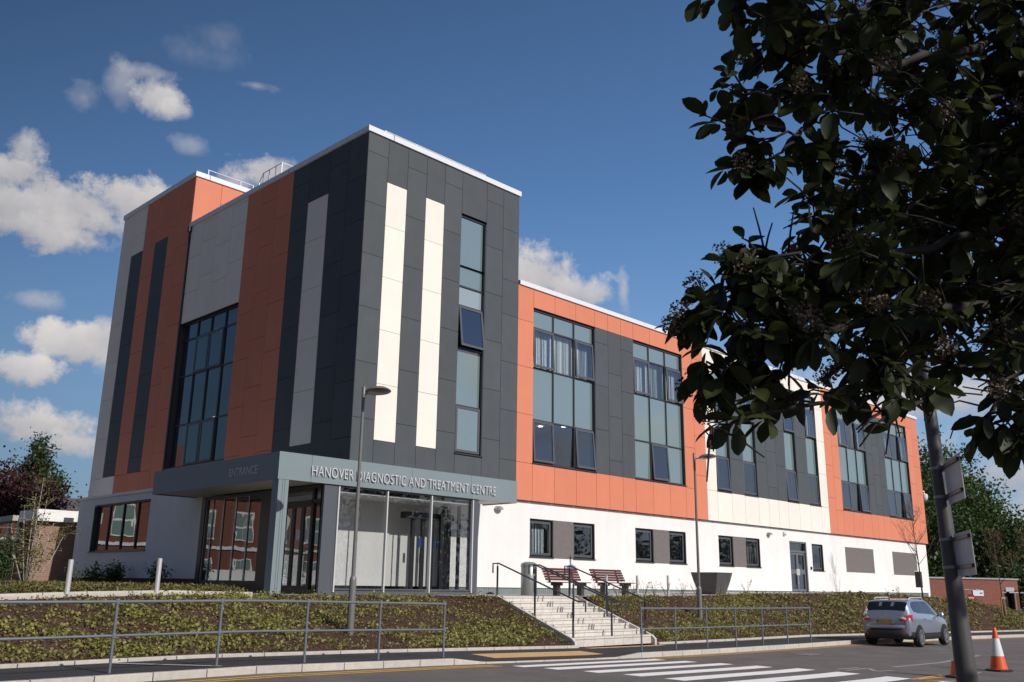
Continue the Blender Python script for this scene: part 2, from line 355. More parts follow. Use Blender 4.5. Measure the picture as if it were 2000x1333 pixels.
# kerbs
def kerb(name, ya, yb, top, bot, xs, m=M_conc, step=.915):
    b = MB(); x = xs[0]
    while x < xs[1]:
        x2 = min(x+step-.012, xs[1])
        vs = [(xx, yy, (top(xx) if k else bot(xx))) for xx in (x, x2) for yy in (ya, yb) for k in (0, 1)]
        b.add(vs, [(0,1,3,2),(4,6,7,5),(0,4,5,1),(2,3,7,6),(0,2,6,4),(1,5,7,3)]); x += step
    return tag(b.build(name, m, bevel=.012), kind='structure')
kerb('kerb', -9.0, -8.872, lambda x: K(x)+.004-.095*drop(x), lambda x: K(x)-.3, (-30, 62))
kerb('path_edging', -6.86, -6.72, lambda x: K(x)+.065, lambda x: K(x)-.2, (-24, 3.0))
kerb('path_edging', -6.86, -6.72, lambda x: K(x)+.065, lambda x: K(x)-.2, (6.7, 62))
kerb('path_edging', -4.12, -4.05, lambda x: TER(x)+.05, lambda x: TER(x)-.1, (-26, -6.4))
kerb('path_edging', -2.75, -2.65, lambda x: TER(x)+.07, lambda x: TER(x)-.1, (-26, -4.6))
# far kerb + ground on the camera's side (out of frame, keeps the place whole)
# ---------------------------------------------------------------- road markings
M_mark = mat('white_road_paint', (.90, .86, .81), .8, noise=.07, nscale=14); M_mark2 = mat('worn_road_paint', (.36, .33, .29), .85, noise=.25, nscale=20)
M_yel = mat('yellow_road_paint', (.78, .42, .035), .8, noise=.2, nscale=12); M_tact = mat('buff_tactile_paving', (.66, .40, .17), .85, noise=.1, nscale=6, bump=.2)
def strip(b, pts, zf=ROAD, e=.005, n=6):
    (p0, p1, p2, p3) = pts      # p0-p1 near edge, p3-p2 far edge
    for i in range(n):
        a, c = i/n, (i+1)/n
        q = [(p0[k]+(p1[k]-p0[k])*a, ) for k in (0, 1)]
        A = [p0[k]+(p1[k]-p0[k])*a for k in (0, 1)]; B = [p0[k]+(p1[k]-p0[k])*c for k in (0, 1)]
        Cc = [p3[k]+(p2[k]-p3[k])*c for k in (0, 1)]; D = [p3[k]+(p2[k]-p3[k])*a for k in (0, 1)]
        b.quad(*[(P[0], P[1], zf(P[0], P[1])+e) for P in (A, B, Cc, D)])
def line(b, pts, w, zf=ROAD, e=.005):
    for p, q in zip(pts[:-1], pts[1:]):
        d = Vector((q[0]-p[0], q[1]-p[1])).normalized(); nn = Vector((-d.y, d.x))*w/2
        strip(b, ((p[0]-nn.x, p[1]-nn.y), (q[0]-nn.x, q[1]-nn.y), (q[0]+nn.x, q[1]+nn.y), (p[0]+nn.x, p[1]+nn.y)), zf, e, n=max(1, int(math.hypot(q[0]-p[0], q[1]-p[1])/1.0)))
b = MB()
for (fl, nl, fr, nr, xl, xr) in [(-9.66,-10.0,-9.42,-9.78,-2.45,2.9),(-10.32,-10.73,-10.17,-10.53,-2.2,3.15),(-11.17,-11.58,-11.0,-11.38,-1.95,3.4),(-12.02,-12.47,-11.87,-12.3,-1.75,3.6),(-12.95,-13.42,-12.77,-13.22,-1.68,3.88),(-13.92,-14.42,-13.74,-14.28,-1.6,3.88),(-15.1,-15.62,-14.89,-15.42,-1.5,3.8),(-16.2,-16.7,-16.05,-16.55,-1.5,3.8)]:
    strip(b, ((xl, nl), (xr, nr), (xr, fr), (xl, fl)))
_r = [n for n in M_mark.node_tree.nodes if n.type == 'VALTORGB'][0]; _n = [n for n in M_mark.node_tree.nodes if n.type == 'TEX_NOISE'][0]; _n.inputs['Scale'].default_value = 22; _n.inputs['Detail'].default_value = 9
_r.color_ramp.elements[0].position = .30; _r.color_ramp.elements[1].position = .40; _r.color_ramp.elements[0].color = (.25, .22, .2, 1)
tag(b.build('zebra_crossing', M_mark, fix=False), kind='structure')
b = MB()
line(b, [(4.5,-13.42),(5.6,-13.46)], .10); line(b, [(4.45,-13.68),(5.62,-13.68),(4.9,-14.18),(5.6,-14.3)], .12)
line(b, [(6.6,-13.86),(9.3,-13.98),(13.5,-13.6)], .14); line(b, [(3.9,-16.4),(5.26,-15.84),(7.1,-15.72)], .10)
tag(b.build('worn_marking', M_mark2, fix=False), kind='structure')
b = MB()
line(b, [(3.6,-15.5),(5.4,-15.45)], .1); line(b, [(3.75,-15.56),(5.2,-15.68)], .1); line(b, [(3.7,-15.75),(4.2,-16.3)], .1)
for off in (.22, .40):
    line(b, [(-30,-9.14-off*1.25),(-7,-9.14-off*1.25),(-2.7,-9.1-off*1.25)], .11)
    line(b, [(2.9,-9-off+.03),(45,-9-off+.03)], .075)
tag(b.build('yellow_line', M_yel, fix=False), kind='structure')
b = MB(); strip(b, ((-1.75,-8.45), (2.1,-8.45), (2.1,-7.65), (-1.75,-7.65)), PAVE, .006); strip(b, ((3.1,-7.25), (6.5,-7.25), (6.5,-6.9), (3.1,-6.9)), PAVE, .006)
tag(b.build('tactile_paving', M_tact, fix=False), kind='structure')
b = MB(); line(b, [(-9.75,-7.0),(-8.55,-8.7)], .13, PAVE, .014); tag(b.build('pale_channel', M_conc, fix=False), kind='structure')
# ================================================================ MEDICAL BUILDING
BD = thing('medical_building', (0, 0, 1.5), 'large clad building with dark corner tower, orange and cream wing and white ground floor', 'building')
F0 = front(0.0); L0 = left(0.0); GF = front(.15); GL = left(-1.93); VF = front(-1.6)
DK, OR, CR = MB(), MB(), MB()
G = .007
def panel(b, T, u0, u1, z0, z1, d0=0, d1=.03): b.box(u0+G, u1-G, d0, d1, z0+G, z1-G, T)
def column(b, T, u0, u1, zs):
    for a, c in zip(zs[:-1], zs[1:]): panel(b, T, u0, u1, a, c)
A_ = [6.30, 8.155, 10.01, 11.87, 13.73]; B_ = [6.95, 8.80, 10.66, 12.52, 14.38, 16.24]
TOP = 16.965; BOT = 5.15
# tower, sunlit face
for (u0, u1, zs) in [(0,.885,[BOT]+B_+[TOP]),(1.77,2.655,[BOT]+B_+[TOP]),(3.54,4.41,[BOT]+B_+[TOP]),(5.71,6.61,[BOT]+B_+[TOP]),(6.61,7.5,[BOT]+A_[:4]+[13.27,15.35,TOP])]: column(DK, F0, u0, u1, zs)
for (u0, u1) in [(.885,1.77),(2.655,3.54)]:
    column(CR, F0, u0, u1, [6.30,8.17,10.01,11.87,13.73,15.34]); panel(DK, F0, u0, u1, 15.34, TOP); panel(DK, F0, u0, u1, BOT, 6.30)
panel(DK, F0, 4.41, 5.71, 15.29, TOP); panel(DK, F0, 4.41, 5.71, BOT, 6.24)
# left face
for (u0, u1, zs) in [(0,1.13,[BOT]+A_+[15.35,TOP]),(1.13,2.28,[BOT]+B_+[TOP]),(3.57,4.71,[BOT]+B_+[TOP])]: column(DK, L0, u0, u1, zs)
column(CR, L0, 2.28, 3.57, [6.30,8.17,10.01,11.87,13.73,15.32]); panel(DK, L0, 2.28, 3.57, 15.32, TOP); panel(DK, L0, 2.28, 3.57, BOT, 6.30)
for (u0, u1, zs) in [(4.71,5.84,[BOT]+A_+[15.3,TOP]),(5.84,6.97,[BOT]+B_+[TOP]),(6.97,8.08,[BOT]+A_+[15.3,TOP])]: column(OR, L0, u0, u1, zs)
ZW = 12.47
for (u0, u1, zs) in [(8.08,9.29,[ZW,14.32,15.92,16.82,TOP]),(9.29,10.53,[ZW,13.81,15.41,TOP]),(10.53,11.75,[ZW,14.32,15.9,16.82,TOP]),(11.75,12.95,[ZW,13.81,15.42,TOP])]: column(CR, L0, u0, u1, zs)
for (u0, u1) in [(8.08,9.29),(9.29,10.53),(10.53,11.75),(11.75,12.95)]: panel(CR, L0, u0, u1, BOT, 6.22)
TB = 19.44; b0 = 5.0
Bx = [6.99,8.84,10.70,12.58,14.43,16.28,18.1]
column(OR, L0, 13.06, 14.27, [b0]+Bx+[TB]); column(OR, L0, 14.27, 15.30, [b0,6.31,8.2,10.06,11.92,13.77,15.6,17.5,TB])
column(DK, L0, 15.30, 16.63, [6.33,6.99,8.85,10.71,12.58,14.43,16.28,17.15]); column(OR, L0, 15.30, 16.63, [b0,6.33]); column(OR, L0, 15.30, 16.63, [17.15,TB])
column(OR, L0, 16.63, 17.94, [b0,6.32,8.2,10.04,11.94,13.76,15.6,17.9,TB])
column(DK, L0, 17.94, 19.26, [6.33,6.99,8.86,10.69,12.54,14.39,16.25,17.14]); column(CR, L0, 17.94, 19.26, [b0,6.33]); column(CR, L0, 17.94, 19.26, [17.14,18.07,TB])
column(CR, L0, 19.26, 20.66, [b0,6.3,8.2,10.05,11.9,13.78,15.64,17.5,TB])
RF = front(13.05)
for (u0, u1, zs) in [(0,1.27,[16.9,TB]),(1.27,2.5,[16.9,18.5,TB]),(2.5,3.75,[16.9,17.7,TB]),(3.75,5,[16.9,18.5,TB]),(5,6.25,[16.9,17.7,TB]),(6.25,7.5,[16.9,18.5,TB])]: column(OR, RF, u0, u1, zs)
# wing
W0, W1, WT, WB = 7.5, 46.9, 13.255, 4.887
ws, wt = 6.30, 12.50
def topbot(b, us):
    for a, c in zip(us[:-1], us[1:]): panel(b, F0, a, c, wt, WT); panel(b, F0, a, c, WB, ws)
column(OR, F0, 7.5, 8.39, [WB]+[6.29,8.15,10.0,11.85]+[WT])
topbot(OR, [8.39,9.65,10.95,12.20,13.07,13.97,14.86,16.12,17.39,18.64])
column(OR, F0, 18.64, 19.49, [WB,6.25,8.14,9.98,11.85,WT]); column(OR, F0, 19.49, 20.39, [WB,6.91,8.76,10.67,12.5,WT])
column(CR, F0, 20.39, 21.27, [WB,6.3,8.15,10.0,11.85,WT])
topbot(CR, [21.27,22.56,23.77,25.08,26.1,27.1,28.12,29.35,30.58,31.88])
column(CR, F0, 31.88, 32.80, [WB,6.3,8.15,10.0,11.85,WT])
column(OR, F0, 32.80, 33.72, [WB,6.89,8.76,10.61,12.5,WT]); column(OR, F0, 33.72, 34.62, [WB,6.25,8.1,9.95,11.8,WT])
topbot(OR, [34.62,35.87,37.12,38.37,39.27,40.2,41.12,42.38,43.65,44.92])
column(OR, F0, 44.92, 45.9, [WB,6.9,8.76,10.61,12.5,WT]); column(OR, F0, 45.9, W1, [WB,6.25,8.1,9.95,11.8,WT])
for (u, off) in [(12.20,0),(13.07,1),(13.97,0),(39.27-.9,0),(39.27,1),(40.2,0),(25.08,0),(26.1,1),(27.1,0)]:
    w_ = .9 if u != 25.08 else 1.02
    u2 = {12.20:13.07,13.07:13.97,13.97:14.86,38.37:39.27,39.27:40.2,40.2:41.12,25.08:26.1,26.1:27.1,27.1:28.12}[round(u, 2)]
    column(DK, F0, u, u2, [ws]+([6.93,8.79,10.65] if off else [8.13,10.0,11.86])+[wt])
column(DK, F0, 22.56, 23.77, [ws,8.0,9.9,11.7,wt]); column(DK, F0, 29.35, 30.58, [ws,8.0,9.9,11.7,wt])
# wing end wall (faces away to the right) clad orange
RE = left(W1-.03)
for i in range(12): column(OR, RE, .04+i*1.15, .04+(i+1)*1.15, [WB,7.5,10.3,WT])
split_build(DK, 'dark_cladding', M_dark, BD, .06); split_build(OR, 'orange_cladding', M_orange, BD, .06); split_build(CR, 'cream_cladding', M_cream, BD, .06)
# ---- walls with openings
def wall(name, m, T, u0, u1, z0, z1, holes, d0, d1, parent=BD):
    us = sorted({u0, u1, *[h for H in holes for h in H[:2]]}); zs = sorted({z0, z1, *[h for H in holes for h in H[2:]]})
    us = [u for u in us if u0 <= u <= u1]; zs = [z for z in zs if z0 <= z <= z1]
    inh = lambda u, z: any(H[0] < u < H[1] and H[2] < z < H[3] for H in holes)
    b = MB()
    for a, c in zip(us[:-1], us[1:]):
        for e, f in zip(zs[:-1], zs[1:]):
            if inh((a+c)/2, (e+f)/2): continue
            b.quad(T(a, d0, e), T(c, d0, e), T(c, d0, f), T(a, d0, f)); b.quad(T(a, d1, e), T(c, d1, e), T(c, d1, f), T(a, d1, f))
    for H in holes+[(u0, u1, z0, z1)]:
        a, c, e, f = H
        b.quad(T(a, d0, e), T(a, d1, e), T(a, d1, f), T(a, d0, f)); b.quad(T(c, d0, e), T(c, d1, e), T(c, d1, f), T(c, d0, f))
        b.quad(T(a, d0, e), T(c, d0, e), T(c, d1, e), T(a, d1, e)); b.quad(T(a, d0, f), T(c, d0, f), T(c, d1, f), T(a, d1, f))
    return b.build(name, m, parent, fix=False)
WIN = [(8.39,12.20,ws,wt),(14.86,18.64,ws,wt),(21.27,22.56,ws,wt),(23.77,25.08,ws,wt),(28.12,29.35,ws,wt),(30.58,31.88,ws,wt),(34.62,38.37,ws,wt),(41.12,44.92,ws,wt)]
wall('backing_wall', M_back, F0, 0.04, W1-.04, BOT, WT, WIN+[(4.41,5.71,6.24,15.29)], .034, .3)
wall('backing_wall', M_back, F0, 0.04, 7.46, WT, TOP, [(4.41,5.71,WT,15.29)], .034, .3)
wall('backing_wall', M_back, L0, 0.31, 20.62, BOT, 16.9, [(8.08,12.95,6.22,ZW)], .034, .3)
wall('backing_wall', M_back, L0, 13.1, 20.62, 16.9, TB, [], .034, .3)
wall('backing_wall', M_back, RF, 0.31, 7.46, 16.9, TB, [], .034, .3)
GW = [(8.43,9.75,2.83,4.26),(10.93,12.24,2.83,4.26),(14.94,16.23,2.83,4.26),(17.40,18.70,2.83,4.26),(21.41,22.70,2.83,4.26),(23.87,25.21,2.83,4.26),(30.71,31.99,2.80,4.24)]
DOOR = (28.24,30.11,1.62,4.29); VENT = (44.52,45.70,2.07,3.07)
wall('ground_floor_wall', M_white, GF, -.5, 46.84, 1.74, WB-.003, GW+[DOOR, VENT], 0, .3)
wall('ground_floor_wall', M_white, left(46.54), .16, 14, 1.2, WB-.003, [], 0, .3)
# grey render panels between and beside the windows
b = MB()
for (a, c, e, f) in [(9.75,10.93,2.83,4.26),(16.23,17.40,2.83,4.26),(22.70,23.87,2.83,4.26),(34.73,38.53,2.83,4.23),(41.28,44.50,2.80,4.20),(44.50,45.05,3.10,4.20)]: b.box(a, c, -.004, .02, e, f, GF)
split_build(b, 'grey_render_panel', M_grey, BD)
# corrugated plinth
b = MB(); x = 4.2; n = 0
while x < 46.8:
    b.box(x, x+.055, .045+.012*(n % 2), .12, 1.0, 1.735, GF); x += .055; n += 1
    if 28.2 < x < 30.1: x = 30.12
split_build(b, 'plinth', M_plinth, BD)
# copings
b = MB()
def cope(T, u0, u1, z0, h, d0=-.06, d1=.4): b.box(u0, u1, d0, d1, z0, z0+h, T)
cope(F0, -.06, 7.56, TOP+.003, .21); cope(L0, .402, 13.06, TOP+.003, .21); cope(L0, 12.985, 20.72, TB+.003, .24); cope(RF, .402, 7.56, TB+.003, .24, -.065)
cope(F0, 7.563, 46.96, WT+.003, .19); cope(left(46.96), .403, 13.9, WT+.003, .19, -.4, 0)
split_build(b, 'parapet_coping', M_coping, BD, .001, bevel=.008)
b = MB()
for T, u, z, h, e in [(F0, 1.03, TOP, .21, .063), (RF, .6, TB, .24, .068), (F0, 18.0, WT, .19, .063), (F0, 30.1, WT, .19, .063), (F0, 40.2, WT, .19, .063), (L0, 5.0, TOP, .21, .063)]:
    b.box(u, u+.02, -e-.004, -e+.01, z, z+h+.006, T)
split_build(b, 'coping_joint', M_frame, BD)
# roof slabs, rear and side walls (kept plain: nothing of them shows)
b = MB(); b.box(.3, 7.45, .3, 13.1, 16.7, 16.85); b.box(7.5, 46.8, .3, 13.9, 12.9, 13.1); b.box(.3, 7.45, 13.1, 20.6, 19.2, 19.3)
split_build(b, 'roof', mat('roof_membrane', (.3, .3, .3), .9), BD)
b = MB(); b.box(7.46, 46.8, 13.9, 14.1, 1, 13.2); b.box(.3, 7.45, 20.4, 20.62, 1, 19.3); b.box(7.3, 7.46, .3, 20.6, 13.0, 16.9); b.box(7.3, 7.46, 13.2, 20.6, 1, 19.3); b.box(46.6, 46.86, .3, 14, WB+.1, 13.2)
split_build(b, 'rear_wall', M_cream, BD)
# ---- windows
def window(name, T, u0, u1, z0, z1, cols, rows, pane, opn=(), dep=.1, fw_=.055, blinds=(), lit=(), head=.09, closed=(), cmat=None, reveal=True):
    """cols: mullion positions, rows: transom heights, pane[r][c]: s (spandrel), p (pale spandrel), g (clear)"""
    us = [u0+.02]+list(cols)+[u1-.05]; zs = [z0+.10]+list(rows)+[z1-head]
    f = MB()
    f.box(u0, u1, dep-.005, dep+.09, z1-head, z1, T); f.box(u0-.03, u1+.03, -.05, dep+.09, z0, z0+.035, T); f.box(u0, u1, dep-.01, dep+.09, z0+.035, z0+.10, T)
    f.box(u1-.05, u1, -.002, dep+.09, z0+.035, z1-head, T); f.box(u0, u0+.035, dep-.01, dep+.09, z0+.1, z1-head, T)
    for c in cols: f.box(c-fw_/2, c+fw_/2, dep-.02, dep+.08, z0+.1, z1-head, T)
    for r_ in rows: f.box(u0+.035, u1-.05, dep-.012, dep+.078, r_-fw_/2, r_+fw_/2, T)
    fo = f.build(name, M_frame, BD)
    by = {}
    cs = MB()
    for ri in range(len(zs)-1):
        for ci in range(len(us)-1):
            a, c, e, g_ = us[ci]+fw_/2, us[ci+1]-fw_/2, zs[ri]+fw_/2*(ri > 0), zs[ri+1]-fw_/2
            k = pane[ri][ci]; tilt = 0
            o_ = [q for q in opn if q[0] == ri and q[1] == ci]
            if o_:
                tilt = o_[0][2]; bw = .085
                def TT(u, d, z, e=e, g_=g_, tl=tilt):      # top-hung: turns about its head
                    h_ = g_-z; dd = d - h_*math.sin(tl); zz = g_ - h_*math.cos(tl)
                    return T(u, dd, zz)
                D0 = dep-.055
                cs.box(a, c, D0, D0+.05, g_-bw, g_, TT); cs.box(a, c, D0, D0+.05, e, e+bw, TT); cs.box(a, a+bw, D0, D0+.05, e+bw, g_-bw, TT); cs.box(c-bw, c, D0, D0+.05, e+bw, g_-bw, TT)
                q = by.setdefault(k, MB()); q.quad(TT(a+bw, D0+.02, e+bw), TT(c-bw, D0+.02, e+bw), TT(c-bw, D0+.02, g_-bw), TT(a+bw, D0+.02, g_-bw))
            else:
                q = by.setdefault(k, MB()); q.quad(T(a, dep+.03, e), T(c, dep+.03, e), T(c, dep+.03, g_), T(a, dep+.03, g_))
    for k, q in by.items(): q.build('pane', {'s': M_sp, 'p': M_sp2, 'g': M_G, 'r': M_GR, 't': M_GT}[k], fo, fix=False)
    if cs.v: split_build(cs, 'casement', cmat or mat('casement_frame', (.085, .088, .092), .35), fo)
    bl = MB()
    for (a, c, e, g_) in blinds:
        u = a
        while u < c-.02:
            tw = random.uniform(.01, .05); bl.quad(T(u, dep+.22, e), T(u+.075, dep+.22+tw, e), T(u+.075, dep+.22+tw, g_), T(u, dep+.22, g_)); u += .089
    if bl.v: split_build(bl, 'blind', M_blind, fo, .05, fix=False)
    return fo
r4 = [8.02, 10.09, 11.71]
P_ = [['g','g','g'],['s','s','s'],['g','g','g'],['s','s','s']]
window('window', F0, 8.39, 12.20, ws, wt, [9.66,10.93], r4, P_, [(0,0,.05),(0,2,.07),(2,0,.04),(2,2,.045)], blinds=[(8.45,12.1,10.1,11.7)])
window('window', F0, 14.86, 18.64, ws, wt, [16.12,17.38], r4, [['s','g','s'],['s','s','s'],['g','g','g'],['s','s','s']], [(0,1,.06),(2,0,.03),(2,2,.05)], blinds=[(14.9,16.1,10.1,11.7),(16.15,17.1,10.1,11.7),(17.4,18.6,10.1,11.7)])
for i, (a, c) in enumerate([(21.27,22.56),(23.77,25.08),(28.12,29.35),(30.58,31.88)]):
    window('window', F0, a, c, ws, wt, [], r4, [['g'],['s'],['g'],['s']], [(0,0,.05*(i % 2 == 0)),(2,0,.12 if i == 0 else .05)], blinds=[(a+.1, c-.1, 10.1, 11.7)] if i in (1, 3) else ([(a+.1, c-.1, 6.4, 7.2)] if i == 1 else []))
window('window', F0, 34.62, 38.37, ws, wt, [35.87,37.12], r4, P_, [(0,0,.03),(0,2,.05),(2,0,.04),(2,2,.04)], blinds=[(34.7,35.8,10.1,11.7),(37.15,38.3,10.1,11.7)])
window('window', F0, 41.12, 44.92, ws, wt, [42.38,43.65], r4, P_, [(0,0,.03),(0,2,.05),(2,0,.04),(2,2,.04)], blinds=[(41.2,42.3,10.1,11.7),(43.7,44.8,10.1,11.7)])
window('window', F0, 4.41, 5.71, 6.24, 15.29, [], [8.0,10.12,11.72,12.47], [['s'],['s'],['t'],['p'],['s']], [(0,0,0),(2,0,.13)])
window('entrance_window', L0, 8.08, 12.95, 6.22, ZW, [9.28,10.46,11.63], [8.02,10.11,11.70], [['t']*4,['t']*4,['t']*4,['t']*4], [(0,1,0),(0,2,0),(2,1,0),(2,2,0)], dep=.16)
for i, (a, c, e, g_) in enumerate(GW):
    window('window', GF, a, c, e, g_, [], [], [['g']], [(0,0,0)], dep=.13, head=.05, blinds=[(a+.05, c-.1, e+.1, g_-.05)] if i == 0 else ([(a-.2, a+.62, e+.1, g_-.05), (a+.70, a+1.25, e+.1, g_-.05)] if i == 5 else []))
# louvred vent
b = MB(); z = 2.09
while z < 3.04: b.quad(GF(44.53, .03, z), GF(45.69, .03, z), GF(45.69, .1, z+.05), GF(44.53, .1, z+.05)); z += .055
b.box(44.52, 45.70, .11, .13, 2.07, 3.07, GF); b.build('vent_louvre', M_frame, BD, fix=False)
# grey double door
d = MB(); a, c, e, g_ = DOOR
d.box(a, a+.08, .02, .2, e, g_, GF); d.box(c-.08, c, .02, .2, e, g_, GF); d.box(a+.08, c-.08, .02, .2, g_-.08, g_, GF); d.box(a+.08, c-.08, .06, .2, 3.72, 3.82, GF)
M_dg = mat('grey_door_paint', (.13, .14, .15), .4)
DO = d.build('door_frame', M_dg, BD)
for (p, q) in [(a+.09, 29.17), (29.18, c-.09)]:
    d = MB(); w_ = .1
    d.box(p, p+w_, .1, .15, e+.02, 3.71, GF); d.box(q-w_, q, .1, .15, e+.02, 3.71, GF); d.box(p+w_, q-w_, .1, .15, 3.6, 3.71, GF); d.box(p+w_, q-w_, .1, .15, e+.02, e+.22, GF); d.box(p+w_, q-w_, .1, .15, 2.62, 2.85, GF)
    d.build('door_leaf', M_dg, DO)
g2 = MB(); g2.quad(*[GF(u, .14, z) for u, z in ((a+.1, e), (c-.1, e), (c-.1, 4.2), (a+.1, 4.2))]); g2.build('pane', M_GR, DO, fix=False)
h = MB(); h.box(29.0, 29.35, .075, .095, 2.55, 2.88, GF); h.tube([GF(29.1, .05, 2.1), GF(29.1, .05, 2.5)], .018); h.build('handle', M_steel, DO)
# ---- left single-storey block
LW = (9.58,14.72,2.84,4.72); GLZ = (1.22,5.62,1.50,4.537); DRS = (-1.52,.9,1.50,4.537)
wall('ground_floor_wall', M_white, GL, 5.62, 16.35, 1.88, 4.98, [LW], 0, .3)
wall('ground_floor_wall', M_white, front(16.05), -1.63, 0, 1.2, 4.98, [], 0, .3)
b = MB(); b.box(5.65, 16.35, .05, .3, 1.2, 1.877, GL); b.build('plinth', mat('dark_brick_plinth', (.10, .075, .07), .9, noise=.2, nscale=8), BD)
b = MB(); cope(GL, 4.0, 16.42, 4.983, .11, -.05, .36); b.build('parapet_coping', M_coping, BD)
b = MB(); b.box(-1.6, .3, -1.2, 16.0, 4.75, 4.9); b.build('roof', MATS['roof_membrane'], BD)
window('window', GL, *LW, [10.82,12.12,13.43], [], [['r']*4], dep=.12, head=.06)
# entrance glazing
f = MB(); T = GL
f.box(5.36, 5.62, 0, .14, 1.5, 4.53, T); f.box(1.22, 1.80, 0, .14, 1.5, 4.53, T); f.box(1.80, 5.36, .02, .14, 1.5, 1.84, T); f.box(1.80, 5.36, .02, .14, 4.44, 4.53, T)
for u in (4.90, 4.17, 3.40, 2.58): f.box(u-.012, u+.012, .068, .10, 1.84, 4.44, T)
GZ = f.build('entrance_glazing', mat('very_dark_frame', (.022, .017, .016), .4), BD)
g2 = MB()
us = [5.36, 4.90, 4.17, 3.40, 2.58, 1.80]
for p, q in zip(us[:-1], us[1:]): g2.quad(T(p, .08, 1.84), T(q, .08, 1.84), T(q, .08, 4.44), T(p, .08, 4.44))
g2.build('pane', M_GR, GZ, fix=False)
s_ = MB()
for u in (5.37, 4.93, 4.20, 3.43, 2.61, 1.83): s_.box(u-.014, u+.014, .045, .066, 1.84, 4.44, T)
split_build(s_, 'steel_strip', M_steel, GZ)
# entrance doors and their side light, under the canopy
f = MB(); T = GL
f.box(-1.53, -1.10+.0, 0, .14, 1.5, 1.56, T); f.box(.92, 1.22, 0, .14, 1.5, 4.53, T); f.box(-1.5, .92, 0, .14, 4.44, 4.53, T); f.box(-1.5, .92, .0, .12, 4.02, 4.12, T)
f.box(-1.50, -1.44, 0, .12, 1.56, 4.44, T); f.box(-1.09, -1.0, 0, .12, 1.56, 4.44, T); f.box(-1.44, .92, .01, .12, 1.5, 1.62, T)
ED = f.build('entrance_doors', MATS['very_dark_frame'], BD)
for (p, q) in [(-1.0, -.52), (-.52, -.03), (-.03, .46), (.46, .92)]:
    d = MB(); w_ = .075
    d.box(p, p+w_, .03, .09, 1.62, 4.02, T); d.box(q-w_, q, .03, .09, 1.62, 4.02, T); d.box(p+w_, q-w_, .03, .09, 3.93, 4.02, T); d.box(p+w_, q-w_, .03, .09, 1.62, 1.72, T)
    d.build('door_leaf', MATS['very_dark_frame'], ED)
g2 = MB(); g2.quad(T(-1.44, .06, 1.6), T(.92, .06, 1.6), T(.92, .06, 4.03), T(-1.44, .06, 4.03)); g2.quad(T(-1.44, .06, 4.1), T(.92, .06, 4.1), T(.92, .06, 4.45), T(-1.44, .06, 4.45)); g2.build('pane', M_GR, ED, fix=False)
n_ = MB()
for (p, z) in [(-.93, 3.0), (-.44, 3.0), (.25, 3.0)]: n_.box(p, p+.21, .045, .05, z, z+.3, T)
split_build(n_, 'paper_notice', mat('notice_paper', (.6, .6, .62), .8), ED)
# glazed lobby
f = MB(); T = VF
f.box(-1.93, -1.47, 0, .16, 1.15, 4.53, T); f.box(3.85, 4.12, 0, .16, 1.15, 4.53, T); f.box(-1.47, 3.85, .01, .16, 1.15, 1.62, T); f.box(-1.47, 3.85, .02, .16, 4.49, 4.53, T)
f.box(-1.47, 3.85, -.03, .16, 1.62, 1.66, T)
LB = f.build('lobby_frame', mat('lobby_grey_frame', (.085, .092, .105), .4), BD)
g2 = MB()
for p, q in [(-1.43, .31), (.33, 2.06), (2.08, 3.83)]: g2.quad(T(p, .05, 1.66), T(q, .05, 1.66), T(q, .05, 4.49), T(p, .05, 4.49))
g2.build('pane', M_GS, LB, fix=False)
s_ = MB()
for u in (-1.445, .32, 2.07, 3.84): s_.box(u-.022, u+.022, -.045, .05, 1.56, 4.5, T)
split_build(s_, 'steel_strip', mat('pale_steel_strip', (.66, .64, .62), .4, metal=.3), LB)
TR_ = left(4.0)
f = MB(); f.box(-1.44, -1.2, 0, .12, 1.15, 4.53, TR_); f.box(-.1, .14, 0, .12, 1.15, 4.53, TR_); f.box(-1.2, -.1, 0, .12, 1.15, 1.62, TR_); f.box(-1.2, -.1, 0, .12, 4.44, 4.53, TR_)
for u in (-.72,): f.box(u-.04, u+.04, 0, .1, 1.62, 4.44, TR_)
LS = f.build('lobby_side_frame', MATS['lobby_grey_frame'], BD)
g2 = MB(); g2.quad(TR_(-1.2, .05, 1.6), TR_(-.1, .05, 1.6), TR_(-.1, .05, 4.45), TR_(-1.2, .05, 4.45)); g2.build('pane', M_GS, LS, fix=False)
# inside of the lobby: walls, ceiling, inner door screen
b = MB(); b.box(-1.75, 2.0, 1.35, 1.5, 1.5, 4.45); b.box(2.0, 2.12, .9, 1.5, 1.5, 4.45); b.box(-1.75, 3.95, -1.4, 6.0, 4.36, 4.4); b.box(-1.7, 3.9, 6.0, 6.1, 1.5, 4.4); b.box(-.5, 4.0, .32, .40, 1.5, 1.52)
b.build('lobby_interior', mat('lobby_white_wall', (.80, .80, .82), .8), BD)
b = MB(); b.box(-1.8, 3.98, -1.42, 6.0, 1.5, 1.535); b.build('lobby_floor', M_infl, BD)
b = MB()
for u in (2.2, 2.62, 3.0, 3.45, 3.75): b.box(u, u+.12, -.55, -.45, 1.55, 3.85)
b.box(1.85, 3.88, -.66, -.36, 3.85, 4.05); b.box(3.2, 3.3, -.8, -.7, 1.55, 4.3)
ID = b.build('inner_door_screen', mat('dark_bronze', (.03, .03, .032), .4), BD)
b = MB(); b.box(2.46, 2.56, -.6, -.59, 2.95, 3.25); b.box(3.14, 3.24, -.6, -.59, 2.95, 3.25)
split_build(b, 'blue_door_sign', mat('sign_blue', (.02, .08, .32), .5), ID)
b = MB(); b.box(.62, .76, 1.33, 1.35, 2.62, 2.76); b.build('fire_call_point', mat('alarm_red', (.5, .02, .02), .4), BD)
